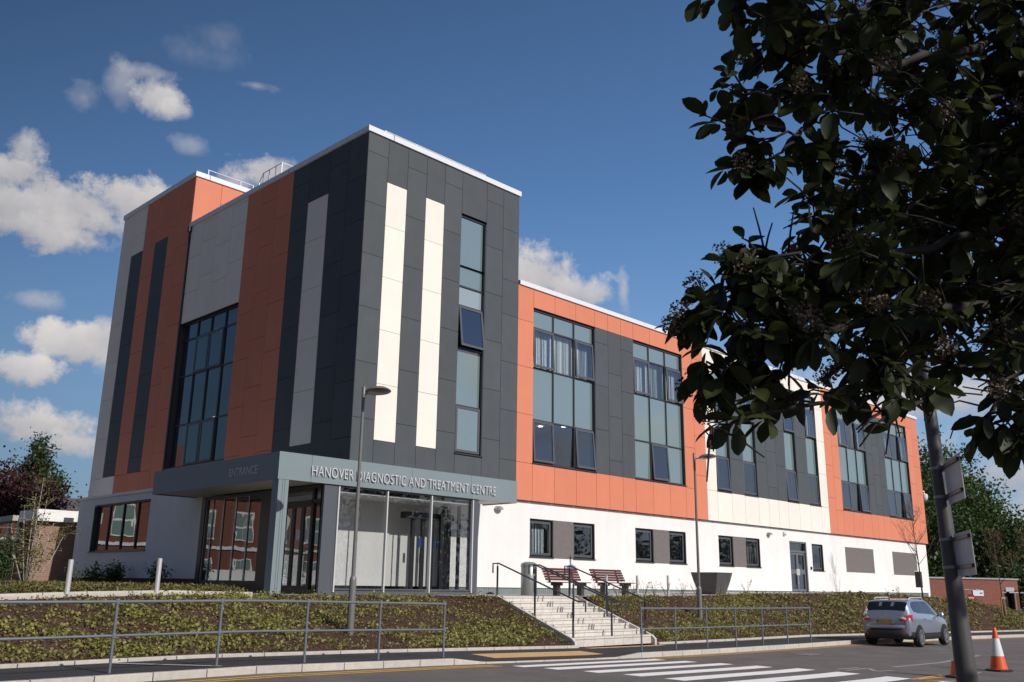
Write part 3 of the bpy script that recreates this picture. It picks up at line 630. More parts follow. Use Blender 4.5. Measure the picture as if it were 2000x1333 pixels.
# ---- canopy
c0x, c1x, c0y, c1y, cz0, cz1 = -3.50, 5.86, -1.66, 6.03, 4.537, 5.29
b = MB(); t_ = .06
b.box(c0x, -2.45, c0y, c0y+t_, cz0, cz1); b.box(-2.442, 1.2, c0y, c0y+t_, cz0, cz1); b.box(1.208, 3.7, c0y, c0y+t_, cz0, cz1); b.box(3.708, c1x, c0y, c0y+t_, cz0, cz1)
b.box(c0x, c0x+t_, c0y+t_+.003, c1y, cz0, cz1); b.box(c0x+t_, -1.95, c1y-t_, c1y, cz0, cz1); b.box(c1x-t_, c1x, c0y+t_+.003, -.01, cz0, cz1)
b.box(c0x+t_, c1x-t_, c0y+t_, -.01, cz1-.08, cz1-.02); b.box(c0x+t_, -1.95, -.01, c1y-t_, cz1-.08, cz1-.02)
CN = b.build('canopy', M_fascia, BD)
b = MB(); y = c0y+t_+.01
while y < c1y-t_-.14:
    b.box(c0x+t_+.005, -1.94 if y > -1.6 else c1x-t_-.005, y, y+.138, cz0+.03, cz0+.05); y += .15
y = c0y+t_+.01
while y < -.1: b.box(-1.93, c1x-t_-.005, y, y+.138, cz0+.031, cz0+.051); y += .15
b.box(c0x+t_, -1.95, c0y+t_, c1y-t_, cz0+.055, cz0+.06); b.box(-1.95, c1x-t_, c0y+t_, 0, cz0+.056, cz0+.061)
b.build('soffit', M_soffit, CN)
b = MB(); b.box(-3.46, -3.14, -1.65, -1.33, 1.2, cz0+.03)
CO = b.build('column', M_fascia, CN)
b = MB(); b.box(-3.335, -3.328, -1.654, -1.64, 1.2, cz0); b.box(-3.265, -3.258, -1.654, -1.64, 1.2, cz0); split_build(b, 'column_joint', M_back, CO)
def text(s_, T, u0, u1, z0, z1, dep, m, parent, name='lettering', ex=.014):
    cu = bpy.data.curves.new('t', 'FONT'); cu.body = s_; cu.extrude = ex; cu.space_character = 1.04; cu.offset = -.014 if ex > .01 else .004
    o = bpy.data.objects.new('t', cu); C.objects.link(o); bpy.context.view_layer.update()
    me = bpy.data.meshes.new_from_object(o.evaluated_get(bpy.context.evaluated_depsgraph_get())); bpy.data.objects.remove(o)
    xs = [v.co.x for v in me.vertices]; ys = [v.co.y for v in me.vertices]; xa, xb, ya, yb = min(xs), max(xs), min(ys), max(ys)
    for v in me.vertices:
        u = u0+(v.co.x-xa)/(xb-xa)*(u1-u0); z = z0+(v.co.y-ya)/(yb-ya)*(z1-z0); v.co = T(u, dep-.02-(v.co.z)*1.0, z)
    me.materials.append(m); r_ = bpy.data.objects.new(name, me); C.objects.link(r_); r_.parent = parent; return r_
text('HANOVER DIAGNOSTIC AND TREATMENT CENTRE', front(c0y), -2.46, 4.79, 4.715, 5.0, -.025, M_letter, CN)
tl = text('ENTRANCE', left(c0x), 1.02, -.55, 4.76, 5.0, .01, M_letter, CN, ex=.004)
# downpipe in the corner of the tall block
b = MB(); b.tube([(-.06, 12.99, 16.75), (-.06, 12.99, 16.4), (-.03, 13.0, 16.1), (-.03, 13.0, 5.1)], .045, 10); b.box(-.14, .02, 12.9, 13.06, 16.72, 16.98)
b.build('downpipe', M_frame, BD)
# roof guard rails
def rails(pts, h, posts, parent=BD, r_=.024, mid=True):
    b = MB(); up = Vector((0, 0, h))
    P = [Vector(p) for p in pts]
    b.tube([p+up for p in P], r_, 6)
    if mid: b.tube([p+up*.5 for p in P], r_, 6)
    for p in posts: b.tube([Vector(p), Vector(p)+up], r_, 6)
    return b.build('roof_guardrail', mat('white_rail_paint', (.7, .7, .7), .4), parent, smooth=True)
rails([(1.2,.75,17.1),(6.3,.75,17.1)], .62, [(1.25,.75,17.1),(2.7,.75,17.1),(5.3,.75,17.1),(6.25,.75,17.1)], mid=False)
rails([(.75,8.7,17.1),(.42,7.8,17.1),(.42,6.4,17.1),(1.5,6.4,17.1)], .95, [(.42,7.8,17.1),(.42,7.35,17.1),(.42,6.85,17.1),(.42,6.4,17.1),(1.1,6.4,17.1),(.75,8.7,17.1)], mid=False)
rails([(.75,13.6,19.6),(3.1,13.6,19.6),(3.1,14.6,19.6)], .6, [(.8,13.6,19.6),(2.45,13.6,19.6),(3.1,13.6,19.6)], mid=False)
# rooms behind the glass
b = MB(); fl = MB()
for (u0, u1) in [(7.9,13.4),(13.5,20.2),(20.3,26.5),(26.6,33),(33.1,40),(40.1,46.4)]:
    for (za, zb) in [(6.0,8.35),(9.75,12.05)]:
        b.box(u0, u1, 4.6, 4.7, za, zb); b.box(u0-.05, u0, .32, 4.6, za, zb); b.box(u1, u1+.05, .32, 4.6, za, zb); b.box(u0, u1, .32, 4.6, zb, zb+.05); fl.box(u0, u1, .32, 4.6, za-.05, za)
for (u0, u1) in [(4.3,13.4),(13.5,20.2),(20.3,26.5),(26.6,33)]:
    b.box(u0, u1, 4.6, 4.7, 1.6, 4.7); b.box(u0-.05, u0, .46, 4.6, 1.6, 4.7); b.box(u1, u1+.05, .46, 4.6, 1.6, 4.7); b.box(u0, u1, .46, 4.6, 4.7, 4.75); fl.box(u0, u1, .46, 4.6, 1.55, 1.6)
for (za, zb) in [(6.0,8.35),(9.75,12.1)]:
    b.box(3.9, 4.0, 4.8, 12.98, za, zb); b.box(.32, 3.9, 4.75, 4.8, za, zb); b.box(.32, 3.9, 12.98, 13.0, za, zb); b.box(.32, 3.9, 4.8, 12.98, zb, zb+.05); fl.box(.32, 3.9, 4.8, 12.98, za-.05, za)
    b.box(3.3, 7, 3.5, 3.6, za, zb)
b.box(2.8, 2.9, .2, 16, 1.6, 4.7); b.box(-1.6, 2.8, 5.7, 5.8, 1.6, 4.7); b.box(-1.6, 2.8, 15.9, 16, 1.6, 4.7); fl.box(-1.6, 2.8, 1.6, 15.9, 1.5, 1.6)
b.build('interior_walls', M_in, BD); b = MB(); [b.box(-1.80, -1.78, u, u+.2, 1.6, 4.4) for u in (1.95, 2.75, 3.55, 4.35, 5.05)]; split_build(b, 'pale_blind_strip', M_blind, GZ); fl.build('interior_floor', M_infl, BD)
b = MB()
for (x, y, z) in [(9.0,1.6,8.33),(11.2,2.2,8.33),(11.9,1.5,8.33),(.9,9.3,12.08),(.9,11.2,12.08),(1.0,9.0,8.33),(1.0,11.0,8.33),(1.1,9.9,8.33),(15.4,2,8.33)]:
    b.lathe([(.001, 0), (.10, 0), (.10, -.015), (.001, -.015)], 12, (x, y, z))
split_build(b, 'ceiling_light', M_lit, BD)
# small fittings on the white wall
def wall_lamp(x, z, label):
    t = thing('wall_lamp', (x, .15, z), label, 'wall lamp', 'wall lamps on the white wall')
    b = MB(); pr = [(.0, .10), (.07, .095), (.14, .06), (.18, .0), (.19, -.03), (.175, -.03)]
    vs = []; fs = []; n = 12
    for (r_, zz) in pr:
        for j in range(n+1):
            a = math.pi*j/n; vs.append((r_*math.cos(a), -r_*1.35*math.sin(a), zz))
    for i in range(len(pr)-1):
        for j in range(n): fs.append((i*(n+1)+j, i*(n+1)+j+1, (i+1)*(n+1)+j+1, (i+1)*(n+1)+j))
    b.add(vs, fs); b.build('lamp_shade', mat('grey_lamp_metal', (.35, .35, .36), .35, metal=.4), t, local=True, smooth=True)
    b = MB(); b.box(-.12, .12, -.16, -.005, -.035, -.02); b.build('diffuser', mat('frosted_diffuser', (.75, .75, .73), .4), t, local=True)
    b = MB(); b.box(-.06, .06, -.02, -.002, -.05, .08); b.build('back_plate', MATS['grey_lamp_metal'], t, local=True)
wall_lamp(6.72, 4.50, 'half-dome wall lamp under the right end of the grey canopy'); wall_lamp(26.1, 4.52, 'half-dome wall lamp between the third window pair and the double door')
b = MB(); b.box(27.62, 27.80, .05, .148, 4.54, 4.72); t = b.build('alarm_box', mat('alarm_blue_white', (.65, .67, .72), .5), None, bevel=.02); tag(t, 'small white and blue alarm box high on the white wall left of the double door', 'alarm box')
b = MB(); b.box(27.63, 27.79, .046, .0495, 4.545, 4.60); b.build('blue_band', MATS['sign_blue'], t)
b = MB(); b.box(30.40, 30.52, .09, .148, 2.87, 3.02); b.box(30.42, 30.5, .085, .0895, 2.9, 2.99); tag(b.build('door_entry_panel', M_frame), 'small dark door entry panel between the double door and its side window', 'entry panel')
t = thing('security_camera', (47.0, .3, 8.4), 'white dome security camera on a bracket at the far right corner of the building', 'security camera')
b = MB(); b.tube([(46.95, .3, 8.45), (47.9, .3, 8.45), (47.9, .3, 8.3)], .05, 8); b.build('bracket', mat('camera_white', (.75, .75, .75), .4), t)
b = MB(); b.lathe([(.05, .12), (.2, .06), (.22, -.15), (.17, -.3), (.06, -.38), (.001, -.4)], 16, (47.9, .3, 8.2)); b.build('dome', MATS['camera_white'], t, smooth=True)
# ================================================================ STEPS AND HANDRAILS
X0, X1, YS0 = 3.02, 6.58, -6.66
NR = 8; ZB = .30; ZT = 1.50; RI = (ZT-ZB)/NR; TD = (3.75-.0-(-0)) and ( -3.80-YS0)/(NR-1)
ST = thing('staircase', (4.8, YS0, .28), 'flight of eight pale concrete block steps up the planted bank', 'steps')
M_step = mat('pale_step_stone', (.60, .555, .50), .85, .3, noise=.09, nscale=9, bump=.25, bscale=70)
for i in range(NR):
    y0 = YS0+i*TD; y1 = y0+TD if i < NR-1 else -3.4; z1 = ZB+(i+1)*RI
    b = MB(); n = 8; w_ = (X1-X0)/n
    off = (i % 2)*.2
    xs_ = [X0]+[X0+off*w_*1.0+k*w_ for k in range(1, n)]+[X1]
    for p, q in zip(xs_[:-1], xs_[1:]):
        b.box(p+.003, q-.003, y0+.02, y1+.05, z1-RI-.1, z1-.06)
    for p, q in zip(xs_[:-1], xs_[1:]): b.box(p+.003, q-.003, y0, y1+.02, z1-.052, z1)
    b.build('step', M_step, ST, bevel=.006)
def sidek(xa, xb):
    b = MB(); m_ = (ZT-ZB)/(-3.75-YS0-.0)
    ya, yb = YS0-.12, -3.7
    za, zb = ZB+.04, ZT+.03
    vs = [(x, y, z) for x in (xa, xb) for (y, z) in [(ya, za-.3), (ya, za), (ya+.12, za+.10), (yb, zb), (yb, zb-.5)]]
    b.add(vs, [(0,1,2,3,4),(9,8,7,6,5),(0,5,6,1),(1,6,7,2),(2,7,8,3),(3,8,9,4),(4,9,5,0)]); return b.build('side_kerb', M_step, ST, bevel=.01)
sidek(2.93, 3.015); sidek(6.585, 6.68)
b = MB(); b.box(X0, X1, YS0+TD, -3.9, ZB-.35, ZB+.1); b.build('riser_core', M_back, ST)
def zst(y): return ZB+RI+max(0, min(1, (y-YS0)/(-3.75-YS0)))*(ZT-ZB-RI)
def handrail(x, label, double=False):
    t = thing('stair_handrail', (x, -6.4, ZB), label, 'handrail', 'handrails on the steps')
    H = .95
    offs = (-.11, .11) if double else (0,)
    for o_ in offs:
        b = MB(); ya, yb = -6.75, -3.35
        P = [(x+o_, ya-.25, zst(-6.6)+H-.28), (x+o_, ya-.25, zst(-6.6)+H-.02), (x+o_, ya, zst(-6.6)+H-.02), (x+o_, yb-.25, ZT+H), (x+o_, yb, ZT+H), (x+o_, yb, ZT+H-.28)]
        b.tube(P, .024, 8); b.build('rail', M_hand, t, smooth=True)
    for y in (-6.55, -5.1, -3.55):
        b = MB(); zr = zst(-6.6)+H-.02+(ZT+H-(zst(-6.6)+H-.02))*max(0, min(1, (y+6.75)/3.15))
        b.tube([(x, y, zst(y)-.1), (x, y, zr-.07)], .03, 10); b.tube([(x, y, zr-.07), (x, y, zr-.01)], .012, 6)
        if double: b.tube([(x-.11, y, zr-.03), (x+.11, y, zr-.03)], .012, 6)
        b.build('post', M_hand, t, smooth=True)
handrail(3.12, 'single dark tube handrail on the left edge of the pale steps'); handrail(4.82, 'twin dark tube handrail down the middle of the pale steps', True); handrail(6.42, 'single dark tube handrail on the right edge of the pale steps')
# ================================================================ PAVEMENT GUARD RAILS
def guardrail(xs_, y, label, end=False):
    t = thing('pedestrian_guardrail', (xs_[0], y, K(xs_[0])), label, 'guardrail', 'grey guardrails along the pavement')
    for h_ in (1.08, .56):
        b = MB(); pts = [(x, y, K(x)+h_) for x in np.linspace(xs_[0], xs_[-1], 24)]
        b.tube(pts, .024 if h_ > 1 else .021, 10); b.build('rail', M_railp, t, smooth=True)
    for x in xs_:
        b = MB(); z = K(x); b.tube([(x, y, z-.15), (x, y, z+1.06)], .024, 10)
        for h_ in (1.08, .56): b.lathe([(.002, -.045), (.034, -.038), (.040, 0), (.034, .038), (.002, .045)], 10, (x, y, z+h_))
        b.build('post', M_railp, t, smooth=True)
guardrail([-15.9,-14.08,-12.25,-10.42,-8.6,-6.85,-5.15,-3.45], -8.62, 'long grey two-rail guardrail at the kerb below the left planted bank')
guardrail([3.45,5.0,6.55,8.1,9.65,11.2,12.75], -8.62, 'short grey two-rail guardrail at the kerb right of the steps')
# ================================================================ STREET LAMPS
def street_lamp(x, y, z, hgt, label):
    t = thing('street_lamp', (x, y, z), label, 'street lamp', 'slender grey street lamps on the bank')
    b = MB(); b.lathe([(.085, -.5), (.085, 1.15), (.078, 1.2), (.05, 1.26)], 16); b.lathe([(.05, 1.26), (.036, hgt-.55)], 14); b.build('pole', M_lampm, t, local=True, smooth=True)
    b = MB(); b.lathe([(.042, hgt-.58), (.042, hgt-.3), (.05, hgt-.3), (.05, hgt-.02), (.035, hgt)], 14); b.build('collar', M_lampm, t, local=True, smooth=True)
    M = Matrix.Rotation(R(-6), 4, 'X')
    b = MB(); hz_ = hgt-.22; b.tube([(0, 0, hz_), (.03, -.2, hz_+.03)], .02, 6); b.build('arm', M_lampm, t, local=True)
    b = MB(); b.lathe([(.001, .11), (.10, .105), (.22, .08), (.29, .035), (.325, .0), (.31, -.012), (.001, -.012)], 24, (.07, -.5, hz_+.03), M); hd = b.build('lamp_head', M_lampm, t, local=True, smooth=True)
    b = MB(); b.lathe([(.001, -.014), (.25, -.014), (.16, -.04), (.001, -.05)], 24, (.07, -.5, hz_+.03), M); b.build('diffuser', mat('lamp_diffuser', (.16, .13, .10), .25), hd, local=True, smooth=True)
street_lamp(-3.45, -5.3, .72, 5.88, 'grey street lamp on the bank left of the steps in front of the tower'); street_lamp(11.0, -5.5, .62, 5.88, 'grey street lamp on the bank right of the steps near the planter')
# ================================================================ TERRACE FURNITURE
def bollard(x, y, label, h_=.68, r_=.045):
    b = MB(); z = TER(x); b.lathe([(r_, -.1), (r_, h_-.01), (r_-.012, h_)], 16, (x, y, z))
    tag(b.build('bollard', M_steel, smooth=True), label, 'bollard', 'steel bollards along the terrace edge')
bollard(-9.51, -4.0, 'tall stainless steel bollard at the far left of the bank top', .74, .05); bollard(-7.65, -4.0, 'tall stainless steel bollard below the white wall left of the entrance', .77, .05)
bollard(7.85, -3.95, 'slim steel bollard in front of the right bench'); bollard(9.47, -4.0, 'slim steel bollard between the right bench and the planter', .7); bollard(11.3, -4.0, 'slim steel bollard nearest the dark planter', .72)
island(M_step, .07); island(M_conc, .06)
M_wood = mat('red_brown_bench_slat', (.10, .028, .023), .5, noise=.12, nscale=6); M_leg = mat('dark_bench_leg', (.05, .045, .042), .5)
def bench(x, y, label):
    z = TER(x); t = thing('bench', (x, y, z), label, 'bench', 'red-brown slatted benches on the terrace'); Lh = .92
    for k in range(5):
        b = MB(); zz = .50+k*.085; yy = .28+k*.045; b.box(-Lh, Lh, yy, yy+.028, zz, zz+.074); b.build('back_slat', M_wood, t, local=True, bevel=.006)
    for k in range(4):
        b = MB(); yy = -.2+k*.115; b.box(-Lh-.0, Lh, yy, yy+.095, .425, .455); b.build('seat_slat', M_wood, t, local=True, bevel=.006)
    for s_ in (-.62, .62):
        b = MB(); b.box(s_-.075, s_+.075, -.05, .16, -.02, .33); b.box(s_-.03, s_+.03, -.2, .3, .33, .425)
        vs = [(s_+dx, yy, zz) for dx in (-.025, .025) for (yy, zz) in [(.325, .42), (.39, .42), (.55, .92), (.51, .92)]]
        b.add(vs, [(0,1,2,3),(7,6,5,4),(0,4,5,1),(1,5,6,2),(2,6,7,3),(3,7,4,0)]); b.build('leg', M_leg, t, local=True)
    return t
bench(7.6, -2.55, 'red-brown slatted bench beside the litter bin, the left of two'); bench(10.12, -2.55, 'red-brown slatted bench behind the slim bollard, the right of two')
t = thing('litter_bin', (6.55, -1.6, 1.5), 'cylindrical grey metal litter bin with a side opening by the benches', 'litter bin')
M_bin = mat('grey_bin_metal', (.26, .27, .26), .35, .5, metal=.3, noise=.05)
b = MB(); b.lathe([(.26, 0), (.27, .02), (.27, .93), (.262, .94)], 28); b.build('body', M_bin, t, local=True, smooth=True)
b = MB(); b.lathe([(.28, .94), (.285, 1.0), (.25, 1.06), (.15, 1.10), (.001, 1.11)], 28); b.build('lid', M_bin, t, local=True, smooth=True)
b = MB(); b.lathe([(.001, 0), (.075, 0), (.075, .02), (.001, .02)], 18, (0, -.28, .80), Matrix.Rotation(R(90), 4, 'X')); b.build('opening', mat('bin_opening', (.01, .01, .01), .8), t, local=True)
b = MB(); b.box(-.035, .035, -.29, -.268, .1, .65); b.build('door_seam', M_frame, t, local=True)
# planter: square bowl with curved sides
t = thing('planter', (15.75, -3.0, 1.57), 'large dark grey square planter with curved flaring sides', 'planter')
b = MB(); M = Matrix.Rotation(R(2), 4, 'Z')
pr = [(.36, .02), (.44, .22), (.52, .50), (.60, .86), (.615, .86), (.56, .84), (.54, .75)]; vs = []; fs = []
for (w_, z) in pr: vs += [M @ Vector((sx*w_, sy*w_, z)) for sx, sy in ((-1,-1),(1,-1),(1,1),(-1,1))]
for i in range(len(pr)-1):
    for j in range(4): fs.append((i*4+j, i*4+(j+1) % 4, (i+1)*4+(j+1) % 4, (i+1)*4+j))
fs += [(3,2,1,0)]; b.add(vs, fs); b.build('bowl', mat('dark_planter_steel', (.085, .085, .088), .4, .5, noise=.08), t, local=True)
b = MB(); b.add([M @ Vector((sx*.55, sy*.55, .77)) for sx, sy in ((-1,-1),(1,-1),(1,1),(-1,1))], [(0,1,2,3)]); b.build('soil', M_soil, t, local=True, fix=False)
b = MB(); [b.box(sx*.28-.04, sx*.28+.04, sy*.28-.04, sy*.28+.04, -.02, .03) for sx in (-1, 1) for sy in (-1, 1)]; split_build(b, 'foot', M_frame, t, local=True)
# ================================================================ TRAFFIC CONES
M_co = mat('orange_cone_plastic', (.75, .10, .02), .45, noise=.08, nscale=8); M_cw = mat('reflective_white_sleeve', (.72, .72, .72), .35, noise=.05)
def cone(x, y, label):
    z = ROAD(x, y)+.004; t = thing('traffic_cone', (x, y, z), label, 'traffic cone', 'orange and white traffic cones')
    H = 1.0; rad = lambda h_: .205-(.205-.035)*(h_/H)**.95
    b = MB(); b.lathe([(.22, .04), (rad(.06), .06)]+[(rad(h_), h_) for h_ in (.2, .34)]+[(rad(.34)-.01, .345), (rad(.75)-.01, .75)]+[(rad(h_), h_) for h_ in (.752, .9, .99)]+[(.03, 1.0)], 24); b.build('cone_body', M_co, t, local=True, smooth=True)
    b = MB(); b.lathe([(rad(.345)+.004, .345), (rad(.75)+.004, .75)], 24); b.build('sleeve', M_cw, t, local=True, smooth=True)
    b = MB(); n = 8; vs = []; pr = [(.30, 0), (.30, .035), (.21, .05)]
    b.lathe(pr, 8, (0, 0, 0), Matrix.Rotation(R(22.5), 4, 'Z')); b.build('base', mat('black_cone_base', (.02, .02, .02), .6), t, local=True)
cone(8.0, -15.85, 'orange and white traffic cone standing in the open right of the sign pole'); cone(5.12, -15.95, 'orange and white traffic cone half hidden behind the sign pole')
# ================================================================ SIGN POLE
px, py = -9.6, -21.22
t = thing('sign_pole', (px, py, .25), 'thick grey metal lamp column close to the camera with two sign plates clamped on', 'pole')
ax_ = Vector((-.944, -.33, 0)).normalized(); t.rotation_mode = 'QUATERNION'; t.rotation_quaternion = Matrix.Rotation(R(1.7), 4, ax_).to_quaternion(); t.location.x += .02; t.location.y -= .02
M_pol = mat('weathered_grey_pole', (.095, .09, .088), .45, .5, metal=.25, noise=.14, nscale=4)
b = MB(); b.lathe([(.082, -.3), (.074, .95), (.060, 1.6), (.053, 2.1), (.050, 2.5), (.046, 3.2), (.042, 3.85)], 28); b.build('column', M_pol, t, local=True, smooth=True)
dv = (Vector((-.944, -.33, 0))*.98+Vector((.33, -.944, 0))*.2).normalized(); nv = Vector((dv.y, -dv.x, 0)); of_ = Vector((.33, -.944, 0))*.035
for (z0, hh) in [(2.46, .285), (1.945, .27)]:
    b = MB(); zz = z0-.25
    for k in (0, 1): rr_ = float(np.interp(zz+.035+k*(hh-.07), [.95,1.6,2.1,2.5,3.2], [.074,.060,.053,.050,.046]))+.004; b.lathe([(rr_-.003, -.010), (rr_, -.010), (rr_, .010), (rr_-.003, .010)], 24, (0, 0, zz+.035+k*(hh-.07)))
    split_build(b, 'clamp', M_galv, t, local=True, smooth=True)
    b = MB(); o0 = .05; Tq = lambda u, d, z: tuple(of_+dv*(o0+u)+nv*d+Vector((0, 0, z)))
    b.box(0, .52, -.002, .002, zz-.03, zz+hh+.0, Tq)
    sp_ = b.build('sign_plate', mat('sign_back_aluminium', (.62, .60, .61), .5, .5, metal=.1, noise=.1, nscale=6), t, local=True)
    b = MB()
    for k in (0, 1): b.box(-.03, .50, .003, .02, zz+.02+k*(hh-.07), zz+.045+k*(hh-.07), Tq); b.box(-.03, .50, -.02, -.003, zz+.02+k*(hh-.07), zz+.045+k*(hh-.07), Tq)
    split_build(b, 'fixing_channel', M_frame, sp_, local=True)
b = MB(); b.tube([(0, 0, 3.8), (.02, -.02, 3.9), (.16, -.16, 3.93)], .025, 8); b.build('arm', M_pol, t, local=True); b = MB(); b.box(.12, .34, -.34, -.12, 3.89, 3.97); b.build('lamp_head', M_galv, t, local=True, bevel=.03)
# ================================================================ CAR
def cr(p, k, n):
    P = [np.array(q, float) for q in p]; P = [2*P[0]-P[1]]+P+[2*P[-1]-P[-2]]
    i = min(int(k), n-2); t_ = k-i; a, b_, c, d = P[i], P[i+1], P[i+2], P[i+3]
    return .5*((2*b_)+(c-a)*t_+(2*a-5*b_+4*c-d)*t_*t_+(3*b_-a-3*c+d)*t_**3)
# sections along the length (x from the rear), each: x shift and (y, z) profile from the floor up to the roof line
CS = [ # x, [(y,z)...]: floor, sill, lower side, mid, belt, glass top, roof edge, roof middle
 (.03,[(.0,.42),(.55,.42),(.70,.55),(.74,.75),(.70,.93),(.62,1.02),(.50,1.05),(0,1.06)], .0),
 (.12,[(0,.32),(.70,.33),(.82,.52),(.855,.78),(.82,1.00),(.70,1.12),(.56,1.18),(0,1.20)], .0),
 (.38,[(0,.26),(.76,.27),(.87,.50),(.89,.80),(.865,1.06),(.72,1.40),(.60,1.49),(0,1.51)], .0),
 (.75,[(0,.24),(.78,.25),(.88,.48),(.895,.80),(.875,1.06),(.71,1.48),(.60,1.56),(0,1.585)], 0),
 (1.6,[(0,.22),(.79,.23),(.885,.46),(.895,.80),(.875,1.03),(.70,1.50),(.58,1.585),(0,1.61)], 0),
 (2.3,[(0,.22),(.79,.23),(.885,.46),(.895,.80),(.87,1.01),(.70,1.47),(.58,1.56),(0,1.59)], 0),
 (2.85,[(0,.22),(.79,.23),(.88,.46),(.89,.80),(.86,1.00),(.74,1.24),(.62,1.34),(0,1.39)], 0),
 (3.3,[(0,.23),(.78,.24),(.875,.46),(.885,.78),(.84,.97),(.78,1.02),(.62,1.06),(0,1.10)], 0),
 (3.9,[(0,.25),(.74,.26),(.84,.46),(.85,.70),(.80,.88),(.72,.94),(.55,.98),(0,1.01)], 0),
 (4.22,[(0,.28),(.6,.29),(.72,.45),(.74,.62),(.70,.76),(.6,.82),(.45,.85),(0,.87)], 0),
 (4.33,[(0,.36),(.4,.36),(.55,.46),(.58,.58),(.54,.68),(.46,.73),(.35,.75),(0,.76)], 0)]
NSX, NSP = len(CS), 8
def csurf(u, v):      # u 0..NSX-1, v 0..7
    row = [np.array([c[0], *cr(c[1], v, NSP)]) for c in CS]
    return cr(row, u, NSX)
def patch(u0, u1, v0, v1, nu, nv_, off, sgn=1, shear=None):
    vs = []; fs = []
    for i in range(nu+1):
        for j in range(nv_+1):
            v = v0+(v1-v0)*j/nv_; u = u0+(u1-u0)*i/nu
            if shear: u, v = shear(i/nu, j/nv_)
            p = csurf(u, v); e = 1e-2; du = csurf(min(u+e, NSX-1), v)-csurf(max(u-e, 0), v); dv_ = csurf(u, min(v+e, 7))-csurf(u, max(v-e, 0)); n = np.cross(du, dv_); n = n/(np.linalg.norm(n)+1e-9)
            if n[1] < 0 or (abs(n[1]) < .05 and n[2] < 0): n = -n if n[1] < -.01 else n
            p = p+n*off; vs.append((p[0], p[1]*sgn, p[2]))
    for i in range(nu):
        for j in range(nv_): q = (i*(nv_+1)+j, (i+1)*(nv_+1)+j, (i+1)*(nv_+1)+j+1, i*(nv_+1)+j+1); fs.append(q if sgn > 0 else q[::-1])
    return vs, fs
CAR = thing('parked_car', (15.0, -10.2, ROAD(16.5, -10.2)), 'silver-blue compact crossover parked at the kerb, seen from behind', 'car'); CAR.rotation_euler = (R(-.4), R(.4), R(2.5)); CAR.scale = (.96, .95, .97)
M_car = mat('silver_blue_car_paint', (.36, .40, .47), .3, .6, metal=.6); M_car.node_tree.nodes['Principled BSDF'].inputs['Coat Weight'].default_value = .8; M_car.node_tree.nodes['Principled BSDF'].inputs['Coat Roughness'].default_value = .06
M_cg = mat('dark_car_glass', (.012, .016, .018), .05, .8); M_cp = mat('black_car_plastic', (.018, .018, .02), .55); M_rl = mat('red_lamp_lens', (.45, .012, .015), .12, .8); M_cl = mat('clear_lamp_lens', (.6, .45, .45), .12, .8)
b = MB()
for s_ in (1, -1): b.add(*patch(0, NSX-1, 0, 7, 70, 34, 0, s_))
ends = MB()
vs = [csurf(0, v*7/20) for v in range(21)]; b.add([tuple(p) for p in vs]+[(p[0], -p[1], p[2]) for p in vs][::-1], [tuple(range(42))])
vs = [csurf(NSX-1, v*7/20) for v in range(21)]; b.add([tuple(p) for p in vs]+[(p[0], -p[1], p[2]) for p in vs][::-1], [tuple(range(42))])
b.build('body', M_car, CAR, local=True, smooth='all')
def cpart(name, m, lst, par=CAR, **k):
    b = MB()
    for l in lst: b.add(*patch(*l)) if len(l) < 9 else b.add(*patch(*l[:8], shear=l[8]))
    return b.build(name, m, par, local=True, smooth='all', fix=False)
for s_ in (1, -1):
    cpart('side_window', M_cg, [(0,0,0,0,6,6,.006,s_, lambda a, c: (2.55+a*.42-.22*(1-a)*(c), 4.25+.85*c*(.45+.55*a)))])
    cpart('side_window', M_cg, [(0,0,0,0,8,6,.006,s_, lambda a, c: (3.03+a*.93, 4.18+.92*c))])
    cpart('side_window', M_cg, [(0,0,0,0,10,6,.006,s_, lambda a, c: (4.03+a*(1.95-1.05*c), 4.18+.92*c))])
    cpart('sill_moulding', M_cp, [(1.2, 8.2, 1.15, 2.0, 26, 4, .008, s_)])
cpart('rear_window', M_cg, [(0,0,0,0,8,10,.008,1, lambda a, c: (1.10+a*.88, 5.35+1.65*c)), (0,0,0,0,8,10,.008,-1, lambda a, c: (1.10+a*.88, 5.35+1.65*c))])
cpart('windscreen', M_cg, [(0,0,0,0,8,10,.006,1, lambda a, c: (5.25+a*1.5, 5.5+1.5*c)), (0,0,0,0,8,10,.006,-1, lambda a, c: (5.25+a*1.5, 5.5+1.5*c))])
# rear bumper, lamps, plate as shaped solids on the tail
b = MB(); n = 14; vs = []; fs = []
for i in range(n+1):
    y = -.86+1.72*i/n; e = (abs(y)/.86)**4; x = -.07+.30*e; 
    for (dx, z) in [(.12, .26), (.0, .30), (-.03, .42), (-.02, .54), (.05, .60)]: vs.append((x+dx, y, z))
for i in range(n):
    for j in range(4): fs.append((i*5+j, (i+1)*5+j, (i+1)*5+j+1, i*5+j+1))
b.add(vs, fs); b.build('lower_bumper', M_cp, CAR, local=True, smooth='all')
b = MB(); vs = []; fs = []
for i in range(n+1):
    y = -.87+1.74*i/n; e = (abs(y)/.87)**4; x = -.075+.32*e
    for (dx, z) in [(.05, .595), (-.01, .63), (-.012, .70), (.06, .76), (.16, .80)]: vs.append((x+dx, y, z))
for i in range(n):
    for j in range(4): fs.append((i*5+j, (i+1)*5+j, (i+1)*5+j+1, i*5+j+1))
b.add(vs, fs); b.build('rear_bumper', M_car, CAR, local=True, smooth='all')
b = MB(); vs = []; fs = []; n = 12
for i in range(n+1):
    y = -.66+1.32*i/n; e = (abs(y)/.66)**3
    for (x, z) in [(-.0, .72), (-.03, .80), (-.025, .95), (.03, 1.06), (.10, 1.10)]: vs.append((x+.03*e, y, z))
